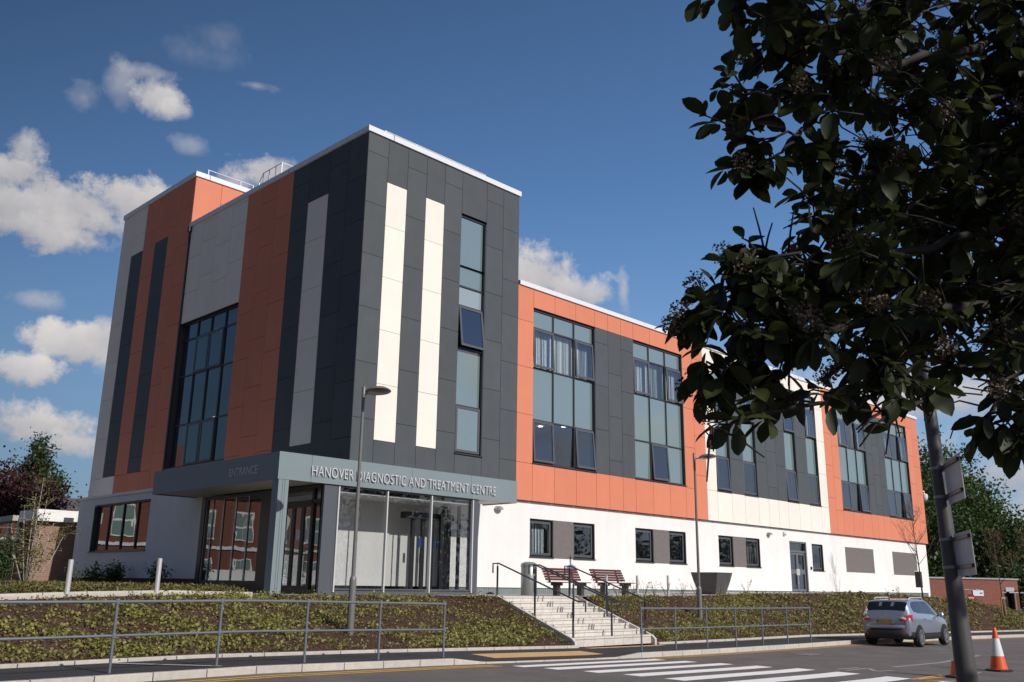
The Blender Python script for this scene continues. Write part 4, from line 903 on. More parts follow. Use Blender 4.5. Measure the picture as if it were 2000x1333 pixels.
for i in range(n):
    for j in range(4): fs.append((i*5+j, (i+1)*5+j, (i+1)*5+j+1, i*5+j+1))
b.add(vs, fs); tg = b.build('tailgate', M_car, CAR, local=True, smooth='all')
b = MB(); b.box(-.055, -.035, -.34, .26, .935, .955); b.build('chrome_strip', M_steel, tg, local=True)
b = MB(); b.box(-.052, -.04, -.29, .23, .79, .905); b.build('number_plate', mat('yellow_plate', (.70, .42, .03), .45, col2=(.42, .24, .03), nscale=14), tg, local=True)
b = MB(); b.box(-.053, -.0525, .232, .27, .79, .905); b.build('plate_band', MATS['sign_blue'], tg, local=True)
b = MB(); b.lathe([(.001, 0), (.045, 0), (.045, .012), (.001, .012)], 16, (.035, 0, 1.04), Matrix.Rotation(R(-90), 4, 'Y')); b.build('badge', M_steel, tg, local=True)
b = MB(); b.tube([(.19, .05, 1.16), (.185, -.32, 1.19)], .012, 6); b.build('wiper', M_cp, CAR, local=True)
for s_ in (1, -1):
    for nm, m, z0, z1, ya, yb, o_ in [('tail_lamp', M_rl, .86, 1.04, .52, .90, 0), ('lamp_lens', M_cl, .90, 1.0, .56, .74, -.006)]:
        b = MB(); vs = []; fs = []; n = 8
        for i in range(n+1):
            q = i/n; y = ya+(yb-ya)*q; x = .0+.26*max(0, (y-.62)/.28)**1.6+o_; zt = z0+(z1-z0)*(.45+.75*min(1, q*1.3)) if o_ == 0 else z1; zb_ = z0
            for (dx, z) in [(.0, zb_), (-.022, (zb_+zt)/2), (.02, zt)]: vs.append((x+dx-.03, y*s_, z))
        for i in range(n):
            for j in range(2): fs.append((i*3+j, (i+1)*3+j, (i+1)*3+j+1, i*3+j+1))
        b.add(vs, fs)
        if o_ == 0: tlo = b.build(nm, m, CAR, local=True, smooth='all')
        else: b.build(nm, m, tlo, local=True, smooth='all')
    b = MB(); b.lathe([(.001, 0), (.04, 0), (.04, .02), (.001, .02)], 12, (-.05, .62*s_, .44), Matrix.Rotation(R(-90), 4, 'Y')); b.build('reflector', M_rl, CAR, local=True)
    b = MB(); b.tube([(.75, .60*s_, 1.57), (.9, .62*s_, 1.64), (2.1, .61*s_, 1.655), (2.3, .58*s_, 1.58)], .022, 8); b.build('roof_rail', M_steel, CAR, local=True, smooth=True)
    b = MB(); b.lathe([(.001, -.09), (.06, -.075), (.09, 0), (.06, .075), (.001, .085)], 12, (2.95, 1.0*s_, 1.06)); b.tube([(2.95, .84*s_, 1.03), (2.95, .95*s_, 1.04)], .03, 6); b.build('door_mirror', M_car, CAR, local=True, smooth=True)
    for x in (1.35, 2.35):
        b = MB(); b.tube([(x, .905*s_, .93), (x+.17, .905*s_, .925)], .016, 6); b.build('door_handle', M_car, CAR, local=True, smooth=True)
    for x in (.82, 3.43):
        b = MB(); q = []; n = 20
        for i in range(n+1):
            a = math.pi*i/n
            q.append((x+.405*math.cos(a), .9*s_, .34+.405*math.sin(a)))
        b.add(q+[(x-.405, .9*s_, .2), (x+.405, .9*s_, .2)], [tuple(range(n+3))]); b.add([(p[0], .80*s_, p[2]) for p in q], [tuple(range(n+1))])
        b.build('wheel_arch', M_cp, CAR, local=True, fix=False)
        MW = Matrix.Rotation(R(90), 4, 'X')
        b = MB(); b.lathe([(.24, -.10), (.31, -.11), (.335, -.08), (.335, .08), (.31, .11), (.24, .10)], 32, (x, .84*s_, .335), MW); wh = b.build('wheel', mat('tyre_rubber', (.018, .017, .017), .75), CAR, local=True, smooth=True)
        b = MB(); b.lathe([(.225, .085*1), (.245, .10), (.245, .115), (.215, .112), (.205, .07)], 32, (x, .84*s_, .335), Matrix.Rotation(R(90 if s_ < 0 else -90), 4, 'X'))
        for k in range(10):
            a = 2*math.pi*k/10+.1; ca, sa = math.cos(a), math.sin(a); yy = s_*.945
            b.add([(x+.04*ca-.016*sa, yy, .335+.04*sa+.016*ca), (x+.04*ca+.016*sa, yy, .335+.04*sa-.016*ca), (x+.22*ca+.022*sa, yy, .335+.22*sa-.022*ca), (x+.22*ca-.022*sa, yy, .335+.22*sa+.022*ca)], [(0,1,2,3)])
        b.lathe([(.001, .108), (.05, .106), (.05, .09)], 12, (x, .84*s_, .335), Matrix.Rotation(R(90 if s_ < 0 else -90), 4, 'X'))
        b.build('rim', mat('alloy_rim', (.45, .45, .47), .3, metal=.7), wh, local=True, fix=False)
b = MB(); b.tube([(.55, -.02, 1.56), (.28, -.02, 1.95)], .006, 5); b.tube([(.56, -.02, 1.56), (.53, -.02, 1.62)], .025, 6); b.build('aerial', M_cp, CAR, local=True)
b = MB(); b.box(1.5, 3.2, -.8, .8, .24, .32); b.build('underbody', M_cp, CAR, local=True)
# ================================================================ PLANTS
def leafmat(name, c1, c2, trans=.25, rough=.5, nscale=9):
    m = mat(name, c1, rough, .35, col2=c2, nscale=nscale); t = m.node_tree; b = t.nodes['Principled BSDF']; o = [n for n in t.nodes if n.type == 'OUTPUT_MATERIAL'][0]
    tr = t.nodes.new('ShaderNodeBsdfTranslucent'); mx = t.nodes.new('ShaderNodeMixShader'); mx.inputs[0].default_value = trans
    t.links.new(b.inputs['Base Color'].links[0].from_socket, tr.inputs[0]); t.links.new(b.outputs[0], mx.inputs[1]); t.links.new(tr.outputs[0], mx.inputs[2]); t.links.new(mx.outputs[0], o.inputs[0]); return m
M_ivy = leafmat('ground_cover_leaf', (.13, .15, .03), (.42, .37, .12), .3)
M_ivy2 = leafmat('dull_ground_cover_leaf', (.13, .14, .04), (.30, .26, .09), .2)
M_tw = mat('dry_twig', (.12, .07, .045), .9)
M_green = leafmat('green_leaf', (.030, .060, .012), (.10, .15, .03), .25)
M_dgreen = leafmat('dark_green_leaf', (.018, .042, .010), (.055, .095, .022), .2)
M_coni = leafmat('conifer_needle', (.02, .038, .010), (.06, .08, .02), .12)
M_purp = leafmat('copper_leaf', (.035, .014, .014), (.085, .03, .028), .2)
M_bark = mat('tree_bark', (.09, .07, .055), .9, noise=.25, nscale=8, bump=.5, bscale=20)
M_birch = mat('birch_bark', (.50, .45, .40), .8, col2=(.2, .17, .15), nscale=9)
class NQ:                       # many small quads at once
    def __init__(s): s.v = []
    def leaves(s, P, size, n_=None, up=.5, asp=.6):
        """P (n,3) centres; random rotated leaf-like quads (a kite with four corners)"""
        n = len(P); d = rng.normal(size=(n, 3)); d[:, 2] *= up if up < 1 else 1
        d /= np.linalg.norm(d, axis=1)[:, None]; e = rng.normal(size=(n, 3)); w = np.cross(d, e); w /= np.linalg.norm(w, axis=1)[:, None]
        sz = (size*(.6+.8*rng.random(n)))[:, None] if np.isscalar(size) else size[:, None]
        a = P-d*sz*.5; c = P+d*sz*.5; m = P-d*sz*.05+np.cross(d, w)*sz*.12
        s.v.append(np.stack([a, m+w*sz*asp*.5, c, m-w*sz*asp*.5], 1).reshape(-1, 3)); return s
    def build(s, name, m, parent=None, local=False):
        V = np.concatenate(s.v); n = len(V)//4; me = bpy.data.meshes.new(name)
        me.vertices.add(len(V)); me.vertices.foreach_set('co', V.astype(np.float32).ravel()); me.loops.add(len(V)); me.loops.foreach_set('vertex_index', np.arange(len(V), dtype=np.int32))
        me.polygons.add(n); me.polygons.foreach_set('loop_start', np.arange(0, len(V), 4, dtype=np.int32)); me.update(); me.validate()
        me.materials.append(m); o = bpy.data.objects.new(name, me); C.objects.link(o)
        if parent: o.parent = parent; o.matrix_parent_inverse = Matrix() if local else Matrix.Translation(-WP(parent))
        return o
def cover(name, xa, xb, nclump, m, dens, lsize, label, patch_, t0=.02, t1=.985, tall=.06):
    q = NQ(); P = []; k = 0; tries = 0
    while k < nclump and tries < nclump*12:
        tries += 1
        x = random.uniform(xa, xb); t = random.uniform(t0, t1)
        f = math.sin(x*1.7+1)*math.sin(t*9+x*.9)+.7*math.sin(x*4.1+t*17)+.6*math.sin(x*.6-t*5+2)+random.uniform(-1.1, 1.1)
        if f < patch_: continue
        y, z = bank(x, t); n = random.randint(max(2, dens//2), dens); r_ = random.uniform(.06, .16)
        P.append(np.array([x, y, z])+np.column_stack([rng.normal(0, r_, n), rng.normal(0, r_, n)*.9, np.abs(rng.normal(0, tall, n))+.015])); k += 1
    P = np.concatenate(P); sl = np.array([(bank(a[0], 1)[1]-bank(a[0], 0)[1])/(bank(a[0], 1)[0]-bank(a[0], 0)[0]) if 0 else 0 for a in P[:1]])
    q.leaves(P, lsize, up=.45, asp=.85)
    return tag(q.build(name, m), label, kind='stuff')
cover('ground_cover_plants', -14.5, 2.92, 2700, M_ivy, 9, .062, 'low yellow-green ground cover on the left bank', .45)
cover('ground_litter', -14.5, 2.92, 2600, M_ivy2, 6, .045, 'small dull plants and litter between the ground cover on the left bank', -3, tall=.03)
cover('ground_litter', 6.75, 30, 2600, M_ivy2, 6, .05, 'small dull plants and litter between the ground cover right of the steps', -3, tall=.03)
cover('ground_cover_plants', 6.75, 17, 1500, M_ivy, 9, .062, 'low yellow-green ground cover right of the steps', .4)
cover('ground_cover_plants', 17, 50, 2900, M_ivy2, 7, .10, 'duller ground cover on the far right bank', .2)
# bark chips
def chips(name, xa, xb, n):
    P = []
    for _ in range(n):
        x = random.uniform(xa, xb); y, z = bank(x, random.uniform(.01, .99)); P.append((x, y, z+.02))
    q = NQ(); q.leaves(np.array(P), .045, up=.3, asp=.5); return tag(q.build(name, mat('bark_chip', (.03, .018, .012), .9, col2=(.20, .12, .08), nscale=30)), 'loose bark chips', kind='stuff')
chips('bark_chips', -14.5, 2.92, 9000); chips('bark_chips', 6.75, 24, 7000)
# garden bed left of the entrance
bxs = [-60, -26, -18, -14, -12, -10, -8, -6, -5, -4.6]
sheet('garden_bed', bxs, [-2.64, -2, 0, 3, 8, 14, 16, 20, 30], lambda x, y: TER(x)+.03, mat('bed_soil', (.035, .03, .018), .95, col2=(.09, .085, .035), nscale=3))
sheet('garden_bed', [-4.6, -3.6, -2.8, -1.96], [1.2, 3, 6, 8, 14, 16, 20, 30], lambda x, y: TER(x)+.03, MATS['bed_soil'])
n = 26000; xg = rng.uniform(-13, -2.1, n); yg = -2.5+rng.random(n)**1.6*19
ok = (xg < -4.7) | (yg > 5.9); P = np.column_stack([xg, yg, np.full(n, 1.53)+rng.random(n)*.22*(.4+.6*np.sin(xg*2.1)**2)])[ok]
q = NQ(); q.leaves(P, .10, up=1.4, asp=.35); tag(q.build('heather_cover', leafmat('heather_leaf', (.08, .085, .02), (.24, .20, .07), .2, nscale=2)), 'olive and brown grassy cover in the bed left of the entrance', kind='stuff')
def shrub(x, y, z, h_, w_, n, label, m=None, name='shrub', lsz=.07, group=None):
    t = thing(name, (x, y, z), label, 'shrub', group)
    b = MB()
    ends = []
    for k in range(9):
        a = random.uniform(0, 6.28); r_ = random.uniform(.3, 1)*w_/2; e = Vector((r_*math.cos(a), r_*math.sin(a), h_*random.uniform(.6, 1))); ends.append(e)
        b.tube([(0, 0, -.05), tuple(e*.5+Vector((0, 0, .1*h_))), tuple(e)], .012, 5, r2=.004)
    b.build('stem', M_tw, t, local=True)
    P = []
    for e in ends:
        k = n//len(ends); s_ = rng.random(k)[:, None]; P.append(np.array(e)*(.35+.65*s_)+rng.normal(0, .10*w_, (k, 3)))
    P = np.concatenate(P); P[:, 2] = np.abs(P[:, 2]); q = NQ(); q.leaves(P, lsz, up=1); q.build('foliage', m or M_green, t, local=True)
G1 = 'shrubs against the shaded white wall'
for (u, h_, w_, l_) in [(165, .75, 1.3, 'low leafy shrub at the far left corner of the shaded white wall'), (190, .95, 1.0, 'leafy shrub under the left end of the brick-reflecting window'), (222, .8, .9, 'small shrub under the middle of the brick-reflecting window'), (262, .9, 1.0, 'open shrub right of the brick-reflecting window'), (283, 1.0, .9, 'upright shrub beside the second tall bollard'), (322, .95, .8, 'thin shrub between the second bollard and the entrance glazing')]:
    p = aty(u, 1135, 10.5 if u < 300 else 6.8); shrub(min(p.x, -2.6), p.y, 1.5, h_, w_, 420, l_, M_green if u != 262 else M_dgreen, lsz=.075)
b_ = shrub(aty(-2, 1130, 8).x, 8, 1.4, 1.7, 1.0, 1500, 'large dark climbing bush in front of the low brick building at the left edge', M_dgreen, 'bush', .09)
n = 500; x = rng.uniform(7.5, 22, n)                # sparse twiggy planting along the terrace edge
def twigplant(x, y, label):
    t = thing('young_plant', (x, y, TER(x)), label, 'plant', 'sparse young plants along the terrace edge'); b = MB(); P = []
    for k in range(7):
        a = random.uniform(0, 6.28); e = Vector((.22*math.cos(a), .22*math.sin(a), random.uniform(.3, .62))); b.tube([(0, 0, -.02), tuple(e*.5), tuple(e)], .006, 4, r2=.003)
        for j in range(4): P.append(tuple(e*random.uniform(.4, 1)+Vector((random.gauss(0, .03), random.gauss(0, .03), 0))))
    b.build('stem', M_tw, t, local=True); q = NQ(); q.leaves(np.array(P), .05, up=1); q.build('foliage', M_ivy2, t, local=True)
tp = ['under the right end of the right bench', 'just right of the slim bollard by the right bench', 'midway between the first two slim bollards', 'just left of the middle slim bollard', 'just right of the middle slim bollard', 'midway between the last two slim bollards', 'beside the slim bollard nearest the planter', 'between the last slim bollard and the planter', 'at the foot of the dark planter', 'just right of the dark planter', 'well right of the planter, below the third window pair']
for i, l_ in enumerate(tp): twigplant([7.3, 8.3, 8.7, 9.2, 9.8, 10.4, 11.1, 12.1, 13.0, 14.6, 16.6][i], -4.05, 'sparse twiggy young plant '+l_)
# ---- trees
def tree(name, base, h_, crown, n, label, m, lsz, cat='tree', trunk_r=.2, group=None, clumps=60, trunk_h=.35, bark=None, squash=1.0, spread=3.3):
    """crown: list of (dx, dy, z, rx, rz) lobes"""
    t = thing(name, base, label, cat, group); b = MB()
    top = Vector((0, 0, h_*.8)); b.tube([(0, 0, -.5), (0, 0, h_*trunk_h), tuple(top)], trunk_r, 9, r2=trunk_r*.3)
    Cc = []; tot = sum(c[3]**2*c[4] for c in crown)
    for (dx, dy, z, rx, rz) in crown:
        k = max(3, int(clumps*rx*rx*rz/tot))
        for _ in range(k):
            d = Vector((random.gauss(0, 1), random.gauss(0, 1), random.gauss(0, 1))).normalized(); rr = random.uniform(.55, 1.0)
            Cc.append(Vector((dx+d.x*rx*rr, dy+d.y*rx*rr, z+d.z*rz*rr)))
        b.tube([(0, 0, h_*trunk_h*random.uniform(.8, 1.3)), (dx*.5, dy*.5, z*.75), (dx, dy, z)], trunk_r*.4, 6, r2=trunk_r*.1)
    b.build('trunk', bark or M_bark, t, local=True, smooth='all')
    q = NQ(); P = []; per = max(8, n//len(Cc))
    for c in Cc:
        s_ = lsz*spread*random.uniform(.67, 1.33); P.append(np.array(c)+rng.normal(0, 1, (per, 3))*np.array([s_, s_, s_*.75]))
    q.leaves(np.concatenate(P), lsz, up=1); q.build('crown', m, t, local=True); return t
def blob(n, rx, z0, z1, sp=1.0):
    out = []
    for _ in range(n):
        f = random.random(); a = random.uniform(0, 6.28); w = math.sin(math.pi*min(.95, max(.1, f)))**.6; out.append((rx*w*math.cos(a)*random.uniform(.1, .75), rx*w*math.sin(a)*random.uniform(.1, .75), z0+(z1-z0)*f, rx*.42, (z1-z0)*.17))
    return out
def W2(u, v, d, z): p = at(u, v, d); return (p.x, p.y, z)
TR = 'broadleaf trees behind the red brick building'
p = W2(1855, 1100, 95, .5); tree('broadleaf_tree', p, 15.2, blob(12, 6.2, 3.5, 14.6), 24000, 'tall green tree rising beside the right end of the building', M_green, .36, group=TR, clumps=230, trunk_r=.35)
p = W2(1812, 1100, 85, .5); tree('broadleaf_tree', p, 11.5, blob(8, 4.0, 2, 11.0), 11000, 'dark tree partly hidden behind the building\'s right corner', M_dgreen, .34, group=TR, clumps=120, trunk_r=.3)
p = W2(1902, 1100, 100, .5); tree('broadleaf_tree', p, 12.3, blob(10, 5.0, 2.5, 11.6), 18000, 'broad green tree right of the sign pole above the brick building', M_green, .38, group=TR, clumps=170, trunk_r=.35)
p = W2(1975, 1100, 90, .3); tree('broadleaf_tree', p, 8.0, blob(9, 4.6, 1.5, 7.4), 12000, 'lower rounded tree at the right edge above the brick building', M_dgreen, .34, group=TR, clumps=130, trunk_r=.3)
p = W2(2040, 1100, 95, .3); tree('broadleaf_tree', p, 6.8, blob(9, 5, 1.5, 6.2), 9000, 'low tree cut by the right edge above the brick building', M_green, .36, group=TR, clumps=110, trunk_r=.3)
# left: conifer and copper tree
p = W2(45, 1100, 66, 1.2); CO_ = []
for k in range(34):
    f = k/33; CO_.append((math.cos(k*2.4)*(1-f)*2.3, math.sin(k*2.4)*(1-f)*2.3, 3+f*7.5, .3+(1-f)*1.9, .6))
tree('conifer', p, 10.6, CO_, 34000, 'pointed green conifer behind the copper tree at the left', M_coni, .22, group=None, clumps=900, trunk_r=.2, trunk_h=.5, spread=1.5)
p = W2(0, 1100, 58, 1.2); tree('copper_beech', p, 7.0, blob(9, 4.0, 2.2, 6.4)+[(1.2, -1.0, 3.8, 1.3, .9), (1.4, -1.0, 4.7, .9, .5), (-1.6, 0, 6.6, 1.5, .8)], 17000, 'dark purple-leaved tree behind the low brick building at the left', M_purp, .24, clumps=200, trunk_r=.25)
# young staked trees and the multi-stem birch
def young(x, y, z, h_, label, n, m, lean=0, stakes=True, spread=.9, nb=13, bark=None, lsz=.06):
    t = thing('young_tree', (x, y, z), label, 'young tree', 'slender young trees on the bank'); b = MB(); b.tube([(0, 0, -.2), (lean*.3, 0, h_*.4), (lean, 0, h_)], .045, 7, r2=.012); P = []
    tw = MB()
    for k in range(nb):
        f = random.uniform(.32, .93); a = random.uniform(0, 6.28); L_ = spread*random.uniform(.7, 1.2)*(1.15-f); s0 = Vector((lean*f, 0, h_*f)); e = s0+Vector((L_*math.cos(a), L_*math.sin(a), L_*1.5))
        b.tube([tuple(s0), tuple((s0+e)/2+Vector((math.cos(a), math.sin(a), 0))*L_*.12), tuple(e)], .014, 4, r2=.004)
        for j in range(5):
            g_ = random.uniform(.3, 1); s1 = s0+(e-s0)*g_; e1 = s1+Vector((random.gauss(0, .16), random.gauss(0, .16), random.uniform(.1, .35))); tw.tube([tuple(s1), tuple(e1)], .006, 4, r2=.003)
            for _ in range(n): P.append(tuple(s1+(e1-s1)*random.uniform(.2, 1.1)+Vector((random.gauss(0, .05), random.gauss(0, .05), random.gauss(0, .05)))))
    b.v += []; o = len(b.v); b.add(tw.v, tw.f)
    b.build('trunk', bark or M_bark, t, local=True, smooth='all'); q = NQ(); q.leaves(np.array(P), lsz, up=1); q.build('crown', m, t, local=True)
    if stakes:
        for s_ in (-.28, .28):
            b = MB(); b.lathe([(.04, -.2), (.04, .85)], 8, (s_, 0, 0)); b.build('stake', mat('timber_stake', (.34, .22, .11), .8), t, local=True)
        b = MB(); b.box(-.36, .36, -.06, -.04, .72, .82); b.build('crossbar', MATS['timber_stake'], t, local=True)
young(33.9, -4.3, 1.45, 5.0, 'bare young tree in front of the far grey panels of the white wall', 2, M_ivy2, -.6, False, 1.5, 22, lsz=.05)
young(42.3, -5.6, .75, 4.6, 'young tree on two stakes between the sign pole and the no-entry sign', 9, leafmat('bronze_leaf', (.11, .075, .02), (.2, .15, .04)), -.4, True, 1.4, 22)
young(49.3, -5.4, .35, 5.4, 'young staked tree at the right edge in front of the brick building', 12, MATS['bronze_leaf'], -.3, True, 1.9, 30, lsz=.08)
t = thing('birch_tree', (-4.9, 12.4, 1.5), 'multi-stemmed pale birch with fine leaves before the brown brick wall', 'birch tree'); b = MB(); P = []
for k, (dx, h_) in enumerate([(0, 3.9), (-.3, 2.9), (.25, 3.1), (-.6, 2.2), (.6, 2.3), (.95, 2.0), (-.15, 3.3)]):
    e = Vector((dx*1.3, dx*.4+random.uniform(-.3, .3), h_)); b.tube([(dx*.1, 0, -.1), tuple(e*.5+Vector((dx*.2, 0, 0))), tuple(e)], .03, 6, r2=.008)
    for j in range(22):
        f = random.uniform(.2, 1); s0 = e*f; e1 = s0+Vector((random.gauss(0, .28), random.gauss(0, .28), random.uniform(-.1, .35))); b.tube([tuple(s0), tuple(e1)], .007, 4, r2=.003)
        for _ in range(15): P.append(tuple(s0+(e1-s0)*random.uniform(.2, 1.2)+Vector((random.gauss(0, .06), random.gauss(0, .06), random.gauss(0, .06)))))
b.build('trunk', M_birch, t, local=True, smooth='all'); q = NQ(); q.leaves(np.array(P), .07, up=1); q.build('crown', leafmat('birch_leaf', (.10, .10, .02), (.22, .20, .05)), t, local=True)
# ================================================================ OTHER BUILDINGS
t = thing('low_brick_building', (-3.0, 17.9, 1.4), 'low brown brick building with a white roof fascia at the left', 'building')
b = MB(); b.box(-3.0, 2.5, 17.9, 18.15, 1.3, 4.16); b.box(-2.2, -2.0, 18.15, 40, 1.3, 4.16); b.box(-3.0, -2.0, 19.45, 19.65, 1.3, 4.16); b.build('wall', M_brickL, t)
b = MB(); b.box(-3.14, 2.5, 17.6, 17.76, 4.16, 4.64); b.box(-3.14, -2.98, 17.76, 19.7, 4.16, 4.64); b.build('fascia', M_wpaint, t)
b = MB(); b.box(-2.98, 2.5, 17.76, 19.7, 4.3, 4.5); b.build('roof', M_wpaint, t)
b = MB(); b.box(-3.4, -3.0, 19.72, 45, 4.22, 4.45); b.build('roof_edge', mat('weathered_roof_edge', (.42, .40, .37), .8, noise=.15), t)
b = MB(); b.box(-3.1, -2.9, 19.7, 45, 1.3, 2.6); b.build('wall', M_brickL, t); b = MB(); b.box(-3.08, -2.95, 19.7, 45, 2.6, 4.2); b.build('window', M_GR, t)
b = MB()
for y in (19.8, 21.0, 22.2, 23.4, 25, 27): b.box(-3.14, -3.06, y, y+.08, 2.6, 4.2)
b.box(-3.14, -3.06, 19.7, 45, 3.4, 3.47); b.box(-3.14, -3.06, 19.7, 45, 2.6, 2.68); b.build('window_frame', M_wpaint, t)
t = thing('distant_house', W2(128, 1000, 62, 1.2), 'distant house with a dark slate roof just left of the white wall', 'house'); p = Vector(t.location)
b = MB(); b.add([(p.x-3.4, p.y, 5.9), (p.x+5, p.y-3, 5.9), (p.x+6.5, p.y+3, 5.9), (p.x-1.9, p.y+6, 5.9), (p.x-1.8, p.y+2.5, 7.3), (p.x+5, p.y+.2, 7.3)], [(0,1,5,4),(1,2,5),(2,3,4,5),(3,0,4)]); b.build('roof', mat('slate_roof', (.10, .085, .08), .8, noise=.2), t)
b = MB(); b.add([(p.x-3, p.y+.3, 1), (p.x+4.8, p.y-2.6, 1), (p.x+6, p.y+2.7, 1), (p.x-1.7, p.y+5.6, 1), (p.x-3, p.y+.3, 5.9), (p.x+4.8, p.y-2.6, 5.9), (p.x+6, p.y+2.7, 5.9), (p.x-1.7, p.y+5.6, 5.9)], [(0,1,5,4),(1,2,6,5),(2,3,7,6),(3,0,4,7)]); b.build('wall', M_brickL, t)
# right: red brick building
c = at(1949.5, 1129.6, 78); c2 = at(1830, 1125, 72); c3 = at(1986, 1131.6, 80)
t = thing('red_brick_building', (c.x, c.y, 0), 'low flat-roofed red brick building beyond the right end of the bank', 'building')
zt = c.z; A = Vector((c.x-22, c.y+22*.62, 0)); Bp = Vector((c.x, c.y, 0)); Cp = Vector((c3.x, c3.y, 0)); Dp = Vector((c3.x+12, c3.y+10, 0))
b = MB()
def wallseg(b, P, Q, z0, z1, th=.3):
    n = Vector((-(Q-P).y, (Q-P).x, 0)).normalized()*th
    vs = [(*(V.xy), z) for V in (P, Q, Q+n, P+n) for z in (z0, z1)]; b.add(vs, [(0,2,3,1),(2,4,5,3),(4,6,7,5),(6,0,1,7),(1,3,5,7),(0,6,4,2)])
wallseg(b, A, Bp, -1, zt-.12); E1 = Bp+(Cp-Bp)*.22; wallseg(b, Bp, E1, -1, zt-.12); wallseg(b, E1, Cp, zt-1.0, zt-.12); wallseg(b, Cp, Dp, -1, zt-.12); b.build('wall', M_brickR, t)
b = MB(); wallseg(b, A+Vector((-.1,-.1,0)), Bp+Vector((0,-.12,0)), zt-.12, zt, .6); wallseg(b, Bp+Vector((0,-.12,0)), Cp+Vector((.1,-.1,0)), zt-.12, zt, .6); b.build('roof_edge', mat('grey_roof_edge', (.3, .31, .33), .6), t)
b = MB(); wallseg(b, Bp+(Cp-Bp)*.25, Cp, -1, zt-1.0, -.05) if 0 else None
P_ = Bp+(Cp-Bp)*.2+Vector((.8, .6, 0)); wallseg(b, P_, Cp+Vector((.9, .8, 0)), -1, zt-.9, .2); b.build('dark_opening', mat('dark_doorway', (.012, .010, .010), .9), t)
b = MB(); wallseg(b, Bp+(Cp-Bp)*.3+Vector((-.05,-.06,0)), Bp+(Cp-Bp)*.75+Vector((-.05,-.06,0)), zt-1.1, zt-.75, .03); b.build('lintel_panel', mat('grey_panel', (.35, .36, .38), .6), t)
sp_ = at(1926, 1162, 76.2); b = MB(); dA = (Bp-A).normalized(); q0 = Vector((sp_.x, sp_.y, 0)); 
f_ = lambda s_: A+dA*s_
sA = (q0-A).dot(dA); nn = Vector((dA.y, -dA.x, 0))
wallseg(b, f_(sA-.5)+nn*.08, f_(sA+.55)+nn*.08, zt-1.5, zt-1.02, .03); b.build('notice_board', mat('white_notice', (.6, .62, .66), .5), t)
b = MB(); wallseg(b, f_(sA+.18)+nn*.11, f_(sA+.42)+nn*.11, zt-1.3, zt-1.22, .02); b.build('blue_arrow', MATS['sign_blue'], t)
b = MB(); b.add([(*((Bp+Vector((-14, 12, 0))).xy), zt), (*((Bp+Vector((-13, 12, 0))).xy), zt)], []) if 0 else None
# no-entry sign with a twin-headed lamp post, and a second lamp post
ps = at(1901, 1205, 58); t = thing('no_entry_sign', (ps.x, ps.y, .1), 'round red no-entry sign on a thin post before the brick building', 'road sign')
zs = at(1901, 1168, 58).z; b = MB(); b.lathe([(.035, -.3), (.035, zs+.3)], 8, (ps.x, ps.y, 0)); b.build('post', M_galv, t)
b = MB(); vr = (CP-Vector((ps.x, ps.y, CP.z))).normalized(); MS = vr.to_track_quat('Z', 'Y').to_matrix().to_4x4(); cc = Vector((ps.x, ps.y, zs))+vr*.05
b.lathe([(.001, 0), (.24, 0), (.24, .015), (.001, .015)], 24, tuple(cc), MS); b.build('red_disc', mat('sign_red', (.5, .02, .025), .4), t)
b = MB(); X_ = Vector((0, 0, 1)).cross(vr).normalized(); pz = [cc+vr*.02+X_*a+Vector((0, 0, z)) for a, z in ((-.17, -.045), (.17, -.045), (.17, .045), (-.17, .045))]; b.quad(*[tuple(q) for q in pz]); b.build('white_bar', M_wpaint, t, fix=False)
for (u, v0, v1, heads, l_) in [(1897, 1205, 1152, (-.3, .3), 'twin-headed low lamp post behind the no-entry sign'), (1987, 1202, 1158, (-.35, .25), 'pale lamp post at the right edge by the brick building doorway')]:
    g0 = at(u, v0, 60); zt_ = at(u-2, v1, 60).z; t = thing('lamp_post', (g0.x, g0.y, g0.z), l_, 'lamp post', 'low lamp posts before the brick building'); b = MB(); b.lathe([(.05, g0.z-.5), (.045, zt_)], 8, (g0.x, g0.y, 0)); b.build('post', M_galv, t)
    Xv = RT.copy(); Xv.z = 0; Xv.normalize()
    for hx in heads:
        b = MB(); e = Vector((g0.x, g0.y, zt_))+Xv*hx*2; b.tube([(g0.x, g0.y, zt_), tuple((Vector((g0.x, g0.y, zt_))+e)/2)], .03, 6); b.lathe([(.001, -.05), (.13, -.03), (.15, 0), (.001, .05)], 12, tuple(e)); b.build('lamp_head', mat('pale_lamp_head', (.6, .6, .6), .4), t, smooth=True)
# red brick hall seen only as a reflection in the left-hand glazing, and the trees mirrored in the front glazing
t = thing('red_brick_hall', (-26, 44, 1), 'red brick hall with white windows, mirrored in the left glazing', 'building')
b = MB(); b.box(-46, -8, 46, 60, .5, 8.6); b.build('wall', M_brickH, t)
b = MB(); b.add([(-46.4, 45.5, 8.6), (-7.6, 45.5, 8.6), (-7.6, 60, 8.6), (-46.4, 60, 8.6), (-44, 53, 11.2), (-10, 53, 11.2)], [(0,1,5,4),(1,2,5),(2,3,4,5),(3,0,4)]); b.build('roof', MATS['slate_roof'], t)
b = MB()
for k in range(3): b.box(-18+k*-9, -16.6+k*-9, 50, 51, 9, 12.8)
split_build(b, 'chimney', M_brickR, t)
b = MB(); g2 = MB()
for k in range(11):
    x = -44+k*3.4
    for (za, zb) in [(1.8, 3.6), (5.0, 7.4)]:
        b.box(x, x+1.7, 45.9, 45.99, za, zb); 
        for ii in (0, 1):
            for jj in (0, 1): g2.box(x+.12+ii*.78, x+.82+ii*.78, 45.87, 45.895, za+.12+jj*(zb-za)*.48, za+(zb-za)*.46+jj*(zb-za)*.48)
split_build(b, 'window_frame', M_wpaint, t); split_build(g2, 'window_pane', mat('pale_green_pane', (.2, .28, .26), .1), t)
